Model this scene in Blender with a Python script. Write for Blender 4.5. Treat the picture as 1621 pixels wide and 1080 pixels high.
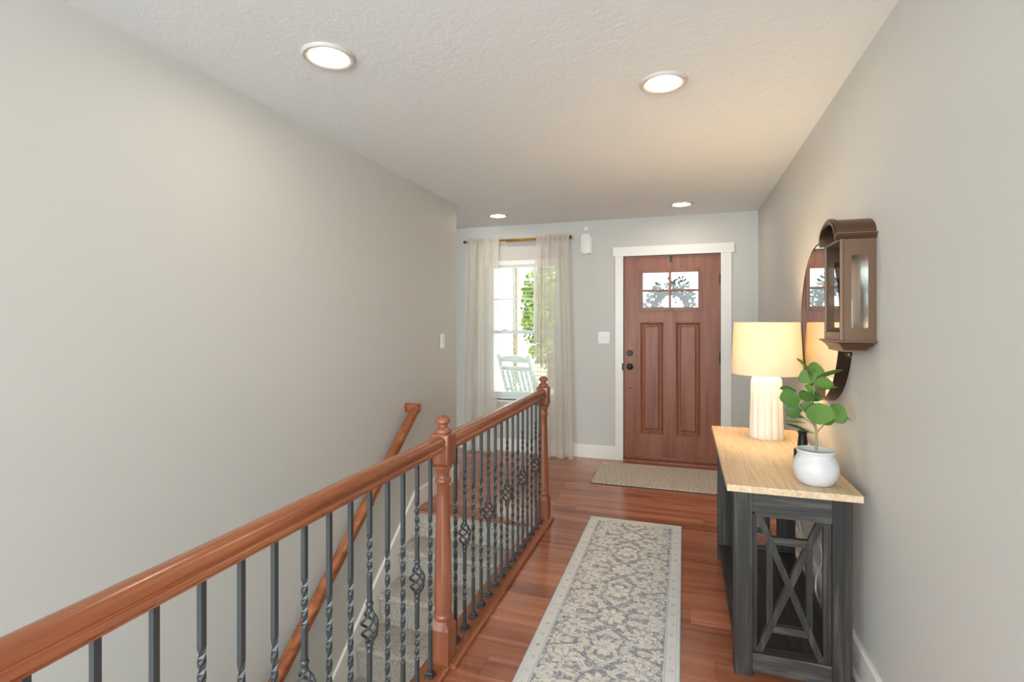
import bpy, bmesh, math, random
from mathutils import Vector, Matrix

for o in list(bpy.data.objects):
    bpy.data.objects.remove(o)
scene = bpy.context.scene
C = scene.collection
PI = math.pi
R_ = math.radians

# ------------------------------------------------------------------ camera
FPX, PSI, HORIZON, EYE = 826.0, R_(18.22), 510.0, 1.39
cam_d = bpy.data.cameras.new('camera')
cam = bpy.data.objects.new('camera', cam_d)
C.objects.link(cam)
cam.location = (0, 0, EYE)
cam.rotation_euler = (PI / 2, 0, PSI)
cam_d.sensor_fit = 'HORIZONTAL'
cam_d.sensor_width = 36.0
cam_d.lens = FPX / 1621 * 36.0
cam_d.shift_y = -(540 - HORIZON) / 1621
cam_d.clip_start = 0.02
scene.camera = cam

# ------------------------------------------------------------------ world / exposure
scene.view_settings.view_transform = 'Standard'
scene.view_settings.look = 'None'
scene.view_settings.gamma = 1.0
scene.view_settings.use_curve_mapping = False
scene.view_settings.exposure = 1.2
world = bpy.data.worlds.new('sky')
scene.world = world
world.use_nodes = True
wb = world.node_tree.nodes['Background']
wb.inputs[0].default_value = (0.86, 0.93, 1.0, 1)
wb.inputs[1].default_value = 1.15

sun_d = bpy.data.lights.new('sun_offscreen', 'SUN'); sun_d.energy = 6.0; sun_d.angle = R_(0.6); sun_d.color = (1.0, 0.96, 0.9)
sun = bpy.data.objects.new('sun_offscreen', sun_d); C.objects.link(sun)
sun.rotation_euler = Vector((-0.62, -0.45, -0.95)).to_track_quat('-Z', 'Y').to_euler()

def area(name, loc, rot, sx, sy, power, col):
    d = bpy.data.lights.new(name, 'AREA')
    d.shape = 'RECTANGLE'; d.size = sx; d.size_y = sy
    d.energy = power; d.color = col
    o = bpy.data.objects.new(name, d); C.objects.link(o)
    o.location = loc; o.rotation_euler = rot
    return o
# daylight from the window wall of the great room behind the hall
area('great_room_window_offscreen', (-0.4, -4.18, 1.45), (PI / 2, 0, 0), 7.4, 2.3, 330, (0.82, 0.92, 1.0))

# ------------------------------------------------------------------ shared numbers
WX, LX = 0.66, -1.91          # right wall, left wall faces
BY = 5.34                     # front (door) wall face
LEND = 4.23                   # where the left wall ends
CEIL = 2.43
NOSE = 3.455                  # edge of the top landing

# ------------------------------------------------------------------ helpers
def lin(c):
    def f(u):
        u /= 255.0
        return u / 12.92 if u <= 0.04045 else ((u + 0.055) / 1.055) ** 2.4
    return (f(c[0]), f(c[1]), f(c[2]), 1.0)

class X:
    """small expression wrapper around shader math nodes"""
    def __init__(s, t, v): s.t = t; s.v = v
    def _m(s, op, *a):
        n = s.t.nodes.new('ShaderNodeMath'); n.operation = op
        for i, q in enumerate((s,) + a):
            q = q.v if isinstance(q, X) else q
            if isinstance(q, (int, float)): n.inputs[i].default_value = q
            else: s.t.links.new(q, n.inputs[i])
        return X(s.t, n.outputs[0])
    def __add__(s, o): return s._m('ADD', o)
    __radd__ = __add__
    def __sub__(s, o): return s._m('SUBTRACT', o)
    def __rsub__(s, o): return (s * -1.0) + o
    def __mul__(s, o): return s._m('MULTIPLY', o)
    __rmul__ = __mul__
    def __truediv__(s, o): return s._m('DIVIDE', o)
    def sqrt(s): return s._m('SQRT')
    def cos(s): return s._m('COSINE')
    def sin(s): return s._m('SINE')
    def abs(s): return s._m('ABSOLUTE')
    def atan2(s, o): return s._m('ARCTAN2', o)
    def pingpong(s, o): return s._m('PINGPONG', o)
    def max(s, o): return s._m('MAXIMUM', o)
    def min(s, o): return s._m('MINIMUM', o)
    def gt(s, o): return s._m('GREATER_THAN', o)
    def floor(s): return s._m('FLOOR')
    def frac(s): return s._m('FRACT')
    def clamp(s):
        r = s + 0.0
        r.v.node.use_clamp = True
        return r

class Mat:
    def __init__(s, name, col=(200, 200, 200), rough=0.5, metal=0.0, spec=0.5, coat=0.0):
        s.m = bpy.data.materials.new(name); s.m.use_nodes = True
        s.t = s.m.node_tree; s.n = s.t.nodes; s.l = s.t.links
        s.p = s.n['Principled BSDF']; s.out = s.n['Material Output']
        s.p.inputs['Base Color'].default_value = lin(col)
        s.p.inputs['Roughness'].default_value = rough
        s.p.inputs['Metallic'].default_value = metal
        s.p.inputs['Specular IOR Level'].default_value = spec
        if coat:
            s.p.inputs['Coat Weight'].default_value = coat
            s.p.inputs['Coat Roughness'].default_value = 0.15
    def node(s, t, **k):
        n = s.n.new(t)
        for a, b in k.items(): setattr(n, a, b)
        return n
    def coord(s, kind='Object'):
        return s.node('ShaderNodeTexCoord').outputs[kind]
    def pos(s): return s.node('ShaderNodeNewGeometry').outputs['Position']
    def rnd(s): return s.node('ShaderNodeObjectInfo').outputs['Random']
    def mapping(s, vec, scale, loc=None):
        n = s.node('ShaderNodeMapping'); s.l.new(vec, n.inputs[0])
        n.inputs['Scale'].default_value = scale
        if loc is not None: s.l.new(loc, n.inputs['Location'])
        return n.outputs[0]
    def noise(s, vec, scale=5, detail=4, rough=0.5, dist=0.0):
        n = s.node('ShaderNodeTexNoise'); s.l.new(vec, n.inputs['Vector'])
        n.inputs['Scale'].default_value = scale; n.inputs['Detail'].default_value = detail
        n.inputs['Roughness'].default_value = rough; n.inputs['Distortion'].default_value = dist
        return n.outputs['Fac']
    def ramp(s, fac, stops):
        n = s.node('ShaderNodeValToRGB'); s.l.new(fac, n.inputs[0])
        e = n.color_ramp.elements
        while len(e) < len(stops): e.new(0.5)
        for i, (p, c) in enumerate(stops):
            e[i].position = p; e[i].color = lin(c)
        return n.outputs[0]
    def mix(s, fac, a, b, mode='MIX'):
        n = s.node('ShaderNodeMix', data_type='RGBA', blend_type=mode)
        for q, i in ((fac, 0), (a, 6), (b, 7)):
            if isinstance(q, X): q = q.v
            if isinstance(q, (int, float)): n.inputs[i].default_value = q
            elif isinstance(q, tuple): n.inputs[i].default_value = lin(q)
            else: s.l.new(q, n.inputs[i])
        return n.outputs[2]
    def col(s, sock): s.l.new(sock, s.p.inputs['Base Color'])
    def bump(s, h, strength=0.2, dist=0.01):
        n = s.node('ShaderNodeBump'); n.inputs['Strength'].default_value = strength
        n.inputs['Distance'].default_value = dist
        s.l.new(h.v if isinstance(h, X) else h, n.inputs['Height'])
        s.l.new(n.outputs[0], s.p.inputs['Normal'])

def wood(name, dark, mid, light, axis, rough=0.35, coat=0.0, world=False, tone=0.0, scale=1.0, spec=0.5):
    M = Mat(name, mid, rough, spec=spec, coat=coat)
    v = M.pos() if world else M.coord()
    sc = [22.0 * scale] * 3; sc['xyz'.index(axis)] = 1.3 * scale
    r = M.rnd()
    cmb = M.node('ShaderNodeCombineXYZ')
    rx = X(M.t, r) * 37.0
    for i in range(3): M.l.new(rx.v, cmb.inputs[i])
    v2 = M.mapping(v, sc, cmb.outputs[0])
    n1 = M.noise(v2, 1.0, 6, 0.62, 0.6)
    c = M.ramp(n1, [(0.25, dark), (0.5, mid), (0.75, light)])
    if tone:
        k = X(M.t, r) * (2 * tone) + (1 - tone)
        cc = M.node('ShaderNodeCombineColor')
        for i in range(3): M.l.new(k.v, cc.inputs[i])
        c = M.mix(1.0, c, cc.outputs[0], 'MULTIPLY')
    M.col(c)
    M.bump(n1, 0.06, 0.004)
    return M.m

def obj(name, bm, mat, parent=None, smooth=None):
    me = bpy.data.meshes.new(name)
    bmesh.ops.recalc_face_normals(bm, faces=bm.faces)
    if smooth is not None:
        for f in bm.faces: f.smooth = True
        for e in bm.edges:
            if len(e.link_faces) == 2 and e.calc_face_angle(0) > R_(smooth): e.smooth = False
    bm.to_mesh(me); bm.free()
    o = bpy.data.objects.new(name, me)
    C.objects.link(o)
    if mat: me.materials.append(mat)
    if parent: o.parent = parent
    return o

def tag(o, label, cat, group=None):
    o['label'] = label; o['category'] = cat
    if group: o['group'] = group
    return o
def thing(name, label, cat, loc=(0, 0, 0), rz=0.0, group=None):
    o = bpy.data.objects.new(name, None); C.objects.link(o)
    o.empty_display_size = 0.1
    o.location = loc; o.rotation_euler = (0, 0, rz)
    return tag(o, label, cat, group)
def struct(o):
    o['kind'] = 'structure'; return o
def copy_tree(o, parent=None):
    c = o.copy(); C.objects.link(c); c.parent = parent
    for ch in list(o.children): copy_tree(ch, c)
    return c

def box(bm, x0, x1, y0, y1, z0, z1, bev=0.0, mtx=None):
    vs = [bm.verts.new(p) for p in ((x0, y0, z0), (x1, y0, z0), (x1, y1, z0), (x0, y1, z0), (x0, y0, z1), (x1, y0, z1), (x1, y1, z1), (x0, y1, z1))]
    fs = [bm.faces.new([vs[i] for i in q]) for q in ((0, 3, 2, 1), (4, 5, 6, 7), (0, 1, 5, 4), (1, 2, 6, 5), (2, 3, 7, 6), (3, 0, 4, 7))]
    allv = vs
    if bev:
        es = list({e for f in fs for e in f.edges})
        r = bmesh.ops.bevel(bm, geom=es, offset=bev, segments=2, affect='EDGES', profile=0.6)
        allv = list({v for f in r['faces'] for v in f.verts} | {v for v in vs if v.is_valid})
    if mtx is not None:
        bmesh.ops.transform(bm, matrix=mtx, verts=[v for v in allv if v.is_valid])
    return bm
def B(): return bmesh.new()
def bx(*a, bev=0.0): return box(B(), *a, bev=bev)

def lathe(bm, prof, seg=24, cx=0.0, cy=0.0, cz=0.0, cap=True):
    rings = []
    for r, z in prof:
        rings.append([bm.verts.new((cx + r * math.cos(2 * PI * k / seg), cy + r * math.sin(2 * PI * k / seg), cz + z)) for k in range(seg)])
    for a, b in zip(rings, rings[1:]):
        for k in range(seg):
            bm.faces.new((a[k], a[(k + 1) % seg], b[(k + 1) % seg], b[k]))
    if cap:
        if prof[0][0] > 1e-6: bm.faces.new(list(reversed(rings[0])))
        if prof[-1][0] > 1e-6: bm.faces.new(rings[-1])
    bmesh.ops.remove_doubles(bm, verts=bm.verts[:], dist=1e-6)
    return bm

def tube(bm, pts, rad, seg=8, cap=True):
    pts = [Vector(p) for p in pts]
    if not isinstance(rad, (list, tuple)): rad = [rad] * len(pts)
    rings = []; up = None
    for i, p in enumerate(pts):
        t = (pts[min(i + 1, len(pts) - 1)] - pts[max(i - 1, 0)]).normalized()
        if up is None:
            up = t.orthogonal().normalized()
        else:
            up = (up - t * up.dot(t)).normalized()
        s = t.cross(up)
        rings.append([bm.verts.new(p + (up * math.cos(2 * PI * k / seg) + s * math.sin(2 * PI * k / seg)) * rad[i]) for k in range(seg)])
    for a, b in zip(rings, rings[1:]):
        for k in range(seg):
            bm.faces.new((a[k], a[(k + 1) % seg], b[(k + 1) % seg], b[k]))
    if cap:
        bm.faces.new(list(reversed(rings[0]))); bm.faces.new(rings[-1])
    return bm

def prism(bm, prof, p0, p1, right, up):
    """extrude closed 2-D profile (u along right, v along up) from p0 to p1"""
    p0, p1, right, up = map(Vector, (p0, p1, right, up))
    a = [bm.verts.new(p0 + right * u + up * v) for u, v in prof]
    b = [bm.verts.new(p1 + right * u + up * v) for u, v in prof]
    n = len(prof)
    for k in range(n): bm.faces.new((a[k], a[(k + 1) % n], b[(k + 1) % n], b[k]))
    bm.faces.new(list(reversed(a))); bm.faces.new(b)
    return bm

def bar(bm, p0, p1, w, h, nrm):
    """rectangular bar between two points; w in plane, h along nrm"""
    p0, p1, nrm = Vector(p0), Vector(p1), Vector(nrm)
    t = (p1 - p0).normalized(); s = t.cross(nrm).normalized()
    return prism(bm, [(-w / 2, -h / 2), (w / 2, -h / 2), (w / 2, h / 2), (-w / 2, h / 2)], p0, p1, s, nrm)

# ------------------------------------------------------------------ materials
M = Mat('wall_paint', (203, 200, 192), 0.55, spec=0.3)
M.bump(M.noise(M.pos(), 130, 3), 0.06, 0.002); m_wall = M.m
M = Mat('ceiling_paint', (240, 242, 241), 0.7, spec=0.2)
M.bump(M.noise(M.pos(), 26, 4, 0.55, 0.8), 0.30, 0.006); m_ceil = M.m
m_trim = Mat('white_trim', (236, 232, 222), 0.35).m
m_ring = Mat('downlight_ring', (205, 196, 186), 0.45).m
m_white_plastic = Mat('white_plastic', (235, 231, 222), 0.4).m
m_vinyl = Mat('window_vinyl', (232, 236, 236), 0.4).m
m_slat = Mat('blind_white', (242, 242, 238), 0.5).m
m_floor = wood('cherry_plank', (120, 68, 46), (166, 99, 69), (190, 127, 95), 'x', 0.22, 0.25, world=True, tone=0.22, scale=0.7)
m_sub = Mat('floor_joint', (62, 32, 22), 0.7).m
m_rail = wood('stained_rail', (108, 55, 30), (152, 86, 51), (184, 117, 75), 'y', 0.25, 0.15, scale=0.9)
m_newel = wood('stained_newel', (110, 60, 40), (140, 82, 56), (160, 102, 72), 'z', 0.32, 0.12)
m_door = wood('stained_door', (116, 68, 47), (146, 90, 65), (162, 106, 80), 'z', 0.40, 0.0, scale=0.8, spec=0.35)
m_charcoal = wood('charcoal_wood', (26, 24, 21), (46, 43, 39), (86, 81, 74), 'z', 0.5, spec=0.35, scale=1.6)
m_charcoal_x = wood('charcoal_wood_cross', (32, 30, 28), (58, 55, 51), (104, 99, 92), 'x', 0.5, spec=0.35, scale=1.6)
m_charcoal_y = wood('charcoal_wood_long', (26, 26, 26), (46, 45, 44), (72, 70, 68), 'y', 0.5, spec=0.35, scale=1.6)
M = Mat('washed_oak', (206, 182, 152), 0.5, spec=0.35)
n1 = M.noise(M.mapping(M.coord(), (7, 20, 20)), 2.2, 2, 0.5, 0.8); n2 = M.noise(M.mapping(M.coord(), (70, 2.4, 70)), 1.2, 5, 0.6, 0.5)
c = M.ramp(n2, [(0.3, (186, 156, 120)), (0.5, (212, 186, 152)), (0.7, (222, 200, 170))])
M.col(M.mix((X(M.t, n1) * 3.0 - 1.1).clamp() * 0.35, c, (190, 162, 126))); M.bump(n2, 0.08, 0.003); m_oak = M.m
M = Mat('wrought_iron', (68, 71, 71), 0.42, metal=0.35)
M.bump(M.noise(M.coord(), 90, 2), 0.15, 0.002); m_iron = M.m
m_bronze = Mat('bronze_metal', (106, 82, 65), 0.36, metal=0.8).m
m_dark_bronze = Mat('dark_bronze', (66, 48, 38), 0.35, metal=0.7).m
m_black = Mat('black_metal', (28, 27, 26), 0.4, metal=0.3).m
m_brass = Mat('aged_brass', (160, 122, 66), 0.35, metal=0.9).m
m_mirror = Mat('mirror_silver', (235, 235, 232), 0.02, metal=1.0).m
m_ceramic = Mat('white_ceramic', (208, 206, 203), 0.4).m
m_lampbase = Mat('ivory_ceramic', (232, 224, 208), 0.5).m
m_soil = Mat('grey_soil', (176, 172, 164), 0.9).m
m_stem = Mat('plant_stem', (148, 140, 108), 0.7).m
m_cord = Mat('white_cord', (236, 234, 228), 0.45).m

M = Mat('leaf_green', (78, 122, 44), 0.42, spec=0.45)
c = M.ramp(M.rnd(), [(0.0, (80, 128, 60)), (0.55, (118, 168, 84)), (1.0, (164, 192, 98))])
g = M.noise(M.coord(), 14, 2)
M.col(M.mix(X(M.t, g) * 0.35, c, (150, 176, 92))); m_leaf = M.m

def glass(name, tint=(250, 252, 250), refl=0.018):
    M = Mat(name); tr = M.node('ShaderNodeBsdfTransparent'); gl = M.node('ShaderNodeBsdfGlossy')
    tr.inputs[0].default_value = lin(tint); gl.inputs['Roughness'].default_value = 0.02
    mx = M.node('ShaderNodeMixShader'); mx.inputs[0].default_value = refl
    M.l.new(tr.outputs[0], mx.inputs[1]); M.l.new(gl.outputs[0], mx.inputs[2])
    M.l.new(mx.outputs[0], M.out.inputs[0]); return M.m
m_glass = glass('window_glass')

def cloth(name, col, sheer=0.0, trans=0.45):
    M = Mat(name, col, 0.9, spec=0.1)
    w = X(M.t, M.noise(M.mapping(M.coord(), (500, 500, 60)), 1.0, 2))
    M.bump(w, 0.08, 0.001)
    tl = M.node('ShaderNodeBsdfTranslucent'); tl.inputs[0].default_value = lin(col)
    mx = M.node('ShaderNodeMixShader'); mx.inputs[0].default_value = trans
    M.l.new(M.p.outputs[0], mx.inputs[1]); M.l.new(tl.outputs[0], mx.inputs[2])
    last = mx.outputs[0]
    if sheer:
        tp = M.node('ShaderNodeBsdfTransparent'); m2 = M.node('ShaderNodeMixShader'); m2.inputs[0].default_value = sheer
        M.l.new(last, m2.inputs[1]); M.l.new(tp.outputs[0], m2.inputs[2]); last = m2.outputs[0]
    M.l.new(last, M.out.inputs[0]); return M.m
m_curtain = cloth('sheer_linen', (232, 224, 212), 0.30, 0.38)
m_shade = cloth('lamp_shade_linen', (240, 225, 192), 0.0, 0.17)

def emit(name, col, s):
    M = Mat(name); e = M.node('ShaderNodeEmission'); e.inputs[0].default_value = col; e.inputs[1].default_value = s
    M.l.new(e.outputs[0], M.out.inputs[0]); return M.m
m_led = emit('downlight_lens_glow', (1.0, 0.89, 0.76, 1), 31.0)
m_bulb = emit('bulb_glow', (1.0, 0.80, 0.54, 1), 3.0)

M = Mat('stair_carpet', (158, 152, 143), 0.95, spec=0.05)
n1 = M.noise(M.pos(), 110, 4, 0.8); n2 = M.noise(M.pos(), 22, 3)
c = M.ramp(n1, [(0.34, (122, 118, 111)), (0.5, (184, 178, 168)), (0.66, (232, 226, 216))])
M.col(M.mix((X(M.t, n2) * 2.4 - 0.8).clamp() * 0.6, c, (186, 168, 144)))
M.bump(n1, 0.9, 0.006); m_carpet = M.m

M = Mat('woven_mat', (190, 170, 142), 0.95, spec=0.05)
v = M.coord()
sx = M.node('ShaderNodeSeparateXYZ'); M.l.new(v, sx.inputs[0])
x_, y_ = X(M.t, sx.outputs[0]), X(M.t, sx.outputs[1])
zig = ((x_ * 24.0).pingpong(0.5) * 1.6 + y_ * 28.0).frac()
nz = X(M.t, M.noise(v, 75, 3, 0.8))
fac = (zig * 0.8 + nz * 2.6 - 1.05).clamp()
M.col(M.ramp(fac.v, [(0.1, (146, 124, 104)), (0.5, (212, 192, 170)), (0.9, (238, 228, 212))]))
M.bump(fac, 0.8, 0.006); m_mat = M.m
m_mat_edge = Mat('mat_backing', (66, 50, 40), 0.9).m

# ---- patterned runner: floral field, pale border, drawn with math nodes in the rug's own metres
RUG_X0, RUG_X1, RUG_Y0, RUG_Y1 = -0.628, -0.014, 1.28, 3.715
RW, RL = (RUG_X1 - RUG_X0) / 2, (RUG_Y1 - RUG_Y0) / 2
M = Mat('runner_weave', (190, 188, 184), 0.95, spec=0.05)
v = M.coord()
wn = M.node('ShaderNodeTexNoise'); M.l.new(v, wn.inputs['Vector']); wn.inputs['Scale'].default_value = 16; wn.inputs['Detail'].default_value = 3
wv = M.node('ShaderNodeVectorMath', operation='SUBTRACT'); M.l.new(wn.outputs['Color'], wv.inputs[0]); wv.inputs[1].default_value = (0.5, 0.5, 0.5)
ws = M.node('ShaderNodeVectorMath', operation='SCALE'); M.l.new(wv.outputs[0], ws.inputs[0]); ws.inputs['Scale'].default_value = 0.026
wa = M.node('ShaderNodeVectorMath', operation='ADD'); M.l.new(v, wa.inputs[0]); M.l.new(ws.outputs[0], wa.inputs[1])
sp = M.node('ShaderNodeSeparateXYZ'); M.l.new(wa.outputs[0], sp.inputs[0])
sr = M.node('ShaderNodeSeparateXYZ'); M.l.new(v, sr.inputs[0])
T = M.t
u = X(T, sp.outputs[0]).abs(); w = (X(T, sp.outputs[1]) + 0.02).pingpong(0.24)
rx, ry = X(T, sr.outputs[0]), X(T, sr.outputs[1])
def polar(cx, cy):
    a, b = u - cx, w - cy
    return (a * a + b * b).sqrt(), b.atan2(a)
def flower(cx, cy, rad, n, dep, ph=0.0):
    r, th = polar(cx, cy)
    edge = ((th * float(n) + ph).cos() * dep + 1.0) * rad
    pet = ((edge - r) * 220.0).clamp()
    vein = (((th * float(n) + ph).cos() * -1.0 - 0.72) * 6.0).clamp() * ((r - rad * 0.3) * 300.0).clamp()
    core = ((rad * 0.26 - r) * 300.0).clamp() - ((rad * 0.13 - r) * 300.0).clamp()
    return (pet - vein * 0.55 - core * 0.8).clamp()
def leafm(cx, cy, a, b, ang):
    p, q = u - cx, w - cy
    ca, sa = math.cos(R_(ang)), math.sin(R_(ang))
    e1 = p * ca + q * sa; e2 = q * ca - p * sa
    wav = (e1 * 160.0).sin() * 0.16 + 1.0
    d = (e1 * e1) * (1 / a ** 2) + (e2 * e2) * (1 / b ** 2) * wav
    body = ((1.0 - d) * 4.0).clamp()
    rib = ((0.0028 - e2.abs()) * 500.0).clamp()
    return (body - rib * 0.7).clamp()
def arc(cx, cy, rad, wd):
    r, th = polar(cx, cy)
    return ((wd - (r - rad).abs()) * 500.0).clamp()
els = [flower(0, 0.0, 0.060, 8, 0.14), flower(0, 0.24, 0.056, 7, 0.16, PI), flower(0.150, 0.118, 0.054, 8, 0.16), flower(0.19, 0.03, 0.034, 6, 0.2),
       leafm(0.035, 0.15, 0.034, 0.013, 35), leafm(0.09, 0.225, 0.03, 0.013, -20), leafm(0.05, 0.07, 0.028, 0.012, -40), leafm(0.19, 0.175, 0.03, 0.012, 20), leafm(0.225, 0.06, 0.02, 0.01, 60), leafm(0.165, 0.235, 0.034, 0.013, 5), leafm(0.085, 0.125, 0.03, 0.012, -15),
       flower(0.0, 0.125, 0.022, 5, 0.25), flower(0.215, 0.225, 0.026, 5, 0.25), flower(0.098, 0.19, 0.022, 6, 0.22),
       leafm(0.115, 0.035, 0.05, 0.02, 18), leafm(0.185, 0.045, 0.034, 0.015, -50), leafm(0.07, 0.095, 0.038, 0.014, 50),
       leafm(0.155, 0.19, 0.048, 0.017, -12), leafm(0.215, 0.15, 0.032, 0.013, 65), leafm(0.055, 0.19, 0.026, 0.011, -60),
       leafm(0.21, 0.005, 0.038, 0.016, 8), leafm(0.105, 0.15, 0.026, 0.010, 20), leafm(0.225, 0.095, 0.024, 0.01, -70)]
pat = els[0]
for e in els[1:]: pat = pat.max(e)
vin = arc(0, 0, 0.088, 0.0032)
for a in ((0.235, 0.0, 0.105, 0.0028), (0.235, 0.24, 0.075, 0.0028), (0.0, 0.24, 0.082, 0.003), (0.155, 0.118, 0.064, 0.0028), (0.12, 0.24, 0.04, 0.0026), (0.08, 0.0, 0.05, 0.0026)):
    vin = vin.max(arc(*a))
pat = pat.max(vin * 0.85)
thread = X(T, M.noise(M.mapping(v, (900, 160, 1)), 1.0, 2, 0.6))
fade = X(T, M.noise(v, 7, 3))
wear = X(T, M.noise(v, 60, 3, 0.65))
scr = X(T, M.noise(wa.outputs[0], 46, 2, 0.5, 1.2))
scroll = ((0.045 - (scr - 0.5).abs()) * 40.0).clamp() * 0.75
pat = (pat.max(scroll) * ((wear - 0.24) * 4.0).clamp() * 0.9 + ((wear - 0.58) * 5.0).clamp() * 0.5).clamp()
ground = M.mix((fade * 2.2 - 0.6).clamp(), (150, 153, 160), (182, 182, 181))
ground = M.mix((thread * 2.4 - 0.85).clamp(), (130, 133, 144), ground)
field = M.mix(pat * 0.92, ground, (240, 233, 220))
# border
bd = (rx.abs() * -1.0 + RW).min(ry.abs() * -1.0 + RL)       # distance from the edge
bv = (ry * 1.0).pingpong(0.042)
br = (((bd - 0.034) * (bd - 0.034)) + bv * bv).sqrt()
dots = (((0.012 - br) * 300.0).clamp() * ((wear - 0.4) * 6.0).clamp())
bfade = M.mix(fade, (204, 206, 208), (240, 234, 222))
bord = M.mix(dots * 0.6, bfade, (150, 146, 150))
bord = M.mix(((0.0022 - (bd - 0.058).abs()) * 900.0).clamp() * 0.7, bord, (160, 160, 166))
bord = M.mix(((0.0020 - (bd - 0.016).abs()) * 900.0).clamp() * 0.5, bord, (168, 168, 172))
allc = M.mix((bd - 0.064).gt(0.0), bord, field)
allc = M.mix((0.007 - bd).gt(0.0), allc, (196, 208, 210))
allc = M.mix((thread - 0.5).abs() * 0.5, allc, (120, 120, 126))
M.col(allc); M.bump(thread, 0.35, 0.002); m_runner = M.m

# exterior
m_siding = Mat('white_siding', (232, 234, 236), 0.6).m
m_concrete = Mat('porch_concrete', (190, 188, 182), 0.8).m
M = Mat('lawn', (110, 140, 70), 0.95); M.col(M.ramp(M.noise(M.pos(), 3, 5), [(0.3, (166, 170, 146)), (0.7, (200, 200, 180))])); m_lawn = M.m
m_chairw = Mat('white_chair_paint', (214, 226, 222), 0.5).m
m_tan = Mat('tan_downspout', (150, 132, 104), 0.6).m
M = Mat('tree_foliage', (112, 142, 58), 0.8); M.col(M.ramp(M.noise(M.pos(), 5, 2), [(0.3, (92, 124, 44)), (0.7, (172, 190, 92))])); m_foliage = M.m
m_bark = Mat('tree_bark', (104, 84, 64), 0.9).m
m_wreath_leaf = Mat('wreath_leaf', (56, 80, 24), 0.8, spec=0.05).m
m_wreath_ring = Mat('wreath_ring', (52, 46, 40), 0.8).m

# ================================================================== STRUCTURE
# ---- floor: sub floor + single planks
bm = B()
box(bm, -0.95, WX, -0.9, BY + 0.15, -0.06, -0.0165)
box(bm, -4.6, -0.95, NOSE + 0.031, BY + 0.15, -0.06, -0.0165)
box(bm, -4.6, LX - 0.12, 0.5, NOSE + 0.031, -0.06, -0.0165)
box(bm, -4.6, 4.0, -4.2, -0.9, -0.06, 0.0)
floor = struct(obj('floor', bm, m_sub))
rng = random.Random(4)
def plank_mesh(L):
    W = 0.127; g = 0.0003; c = 0.0007
    b = B()
    lo = [b.verts.new(p) for p in ((g, g, -0.016), (L - g, g, -0.016), (L - g, W - g, -0.016), (g, W - g, -0.016))]
    md = [b.verts.new(p) for p in ((g, g, -c), (L - g, g, -c), (L - g, W - g, -c), (g, W - g, -c))]
    tp = [b.verts.new(p) for p in ((g + c, g + c, 0), (L - g - c, g + c, 0), (L - g - c, W - g - c, 0), (g + c, W - g - c, 0))]
    b.faces.new(lo[::-1]); b.faces.new(tp)
    for A_, B_ in ((lo, md), (md, tp)):
        for k in range(4): b.faces.new((A_[k], A_[(k + 1) % 4], B_[(k + 1) % 4], B_[k]))
    me = bpy.data.meshes.new('plank'); b.to_mesh(me); b.free(); me.materials.append(m_floor); return me
cache = {}
for j in range(1, 50):
    y0 = BY - 0.127 * j
    yc = y0 + 0.06
    xa = -4.4 if yc > LEND else (LX if yc > NOSE - 0.03 else -0.93)
    x = WX
    first = True
    while x > xa + 0.02:
        L = round(rng.choice((0.6, 0.75, 0.9, 1.05, 1.2)) * (rng.uniform(0.3, 1) if first else 1), 2)
        first = False
        if x - L < xa + 0.15: L = round(x - xa, 3)
        if L not in cache: cache[L] = plank_mesh(L)
        p = bpy.data.objects.new('plank', cache[L]); C.objects.link(p)
        p.location = (x - L, y0, 0); p.parent = floor
        x -= L

# ---- ceiling
struct(obj('ceiling', bx(-4.6, 4.0, -4.2, BY + 0.15, CEIL, CEIL + 0.12), m_ceil))

# ---- walls
struct(obj('wall_right', bx(WX, WX + 0.12, -0.9, BY + 0.15, -0.06, CEIL), m_wall))
bm = B()
box(bm, LX - 0.12, LX, -0.9, LEND, -2.9, CEIL)
struct(obj('wall_left', bm, m_wall))
DX0, DX1, DZ = -0.578, 0.334, 2.05           # door opening
NX0, NX1, NZ0, NZ1 = -2.075, -1.235, 0.55, 2.055   # window opening
bm = B()
Y0, Y1 = BY, BY + 0.15
box(bm, -4.6, NX0, Y0, Y1, -0.06, CEIL); box(bm, NX0, NX1, Y0, Y1, -0.06, NZ0); box(bm, NX0, NX1, Y0, Y1, NZ1, CEIL)
box(bm, NX1, DX0, Y0, Y1, -0.06, CEIL); box(bm, DX0, DX1, Y0, Y1, DZ, CEIL); box(bm, DX1, WX, Y0, Y1, -0.06, CEIL)
struct(obj('wall_front', bm, m_wall))
bm = B()
box(bm, -4.72, -4.6, -4.2, BY + 0.15, -0.06, CEIL)
struct(obj('wall_side', bm, m_wall))
bm = B()
box(bm, 4.0, 4.12, -4.2, -0.9, -0.06, CEIL); box(bm, WX + 0.12, 4.0, -1.02, -0.9, -0.06, CEIL)
struct(obj('wall_east', bm, m_wall))
struct(obj('wall_rear', bx(-4.6, 4.0, -4.32, -4.2, -0.06, CEIL), m_wall))
# stairwell side below the hall floor, end wall, lower floor
bm = B(); box(bm, -0.97, -0.85, -0.9, NOSE + 0.1, -2.9, -0.06)
struct(obj('wall_stairwell', bm, m_wall))
struct(obj('wall_stairend', bx(LX - 0.12, -0.85, -1.02, -0.9, -2.9, 0.0), m_wall))
struct(obj('floor_lower', bx(LX, -0.97, -0.9, NOSE, -2.9, -2.83), m_carpet))

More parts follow.
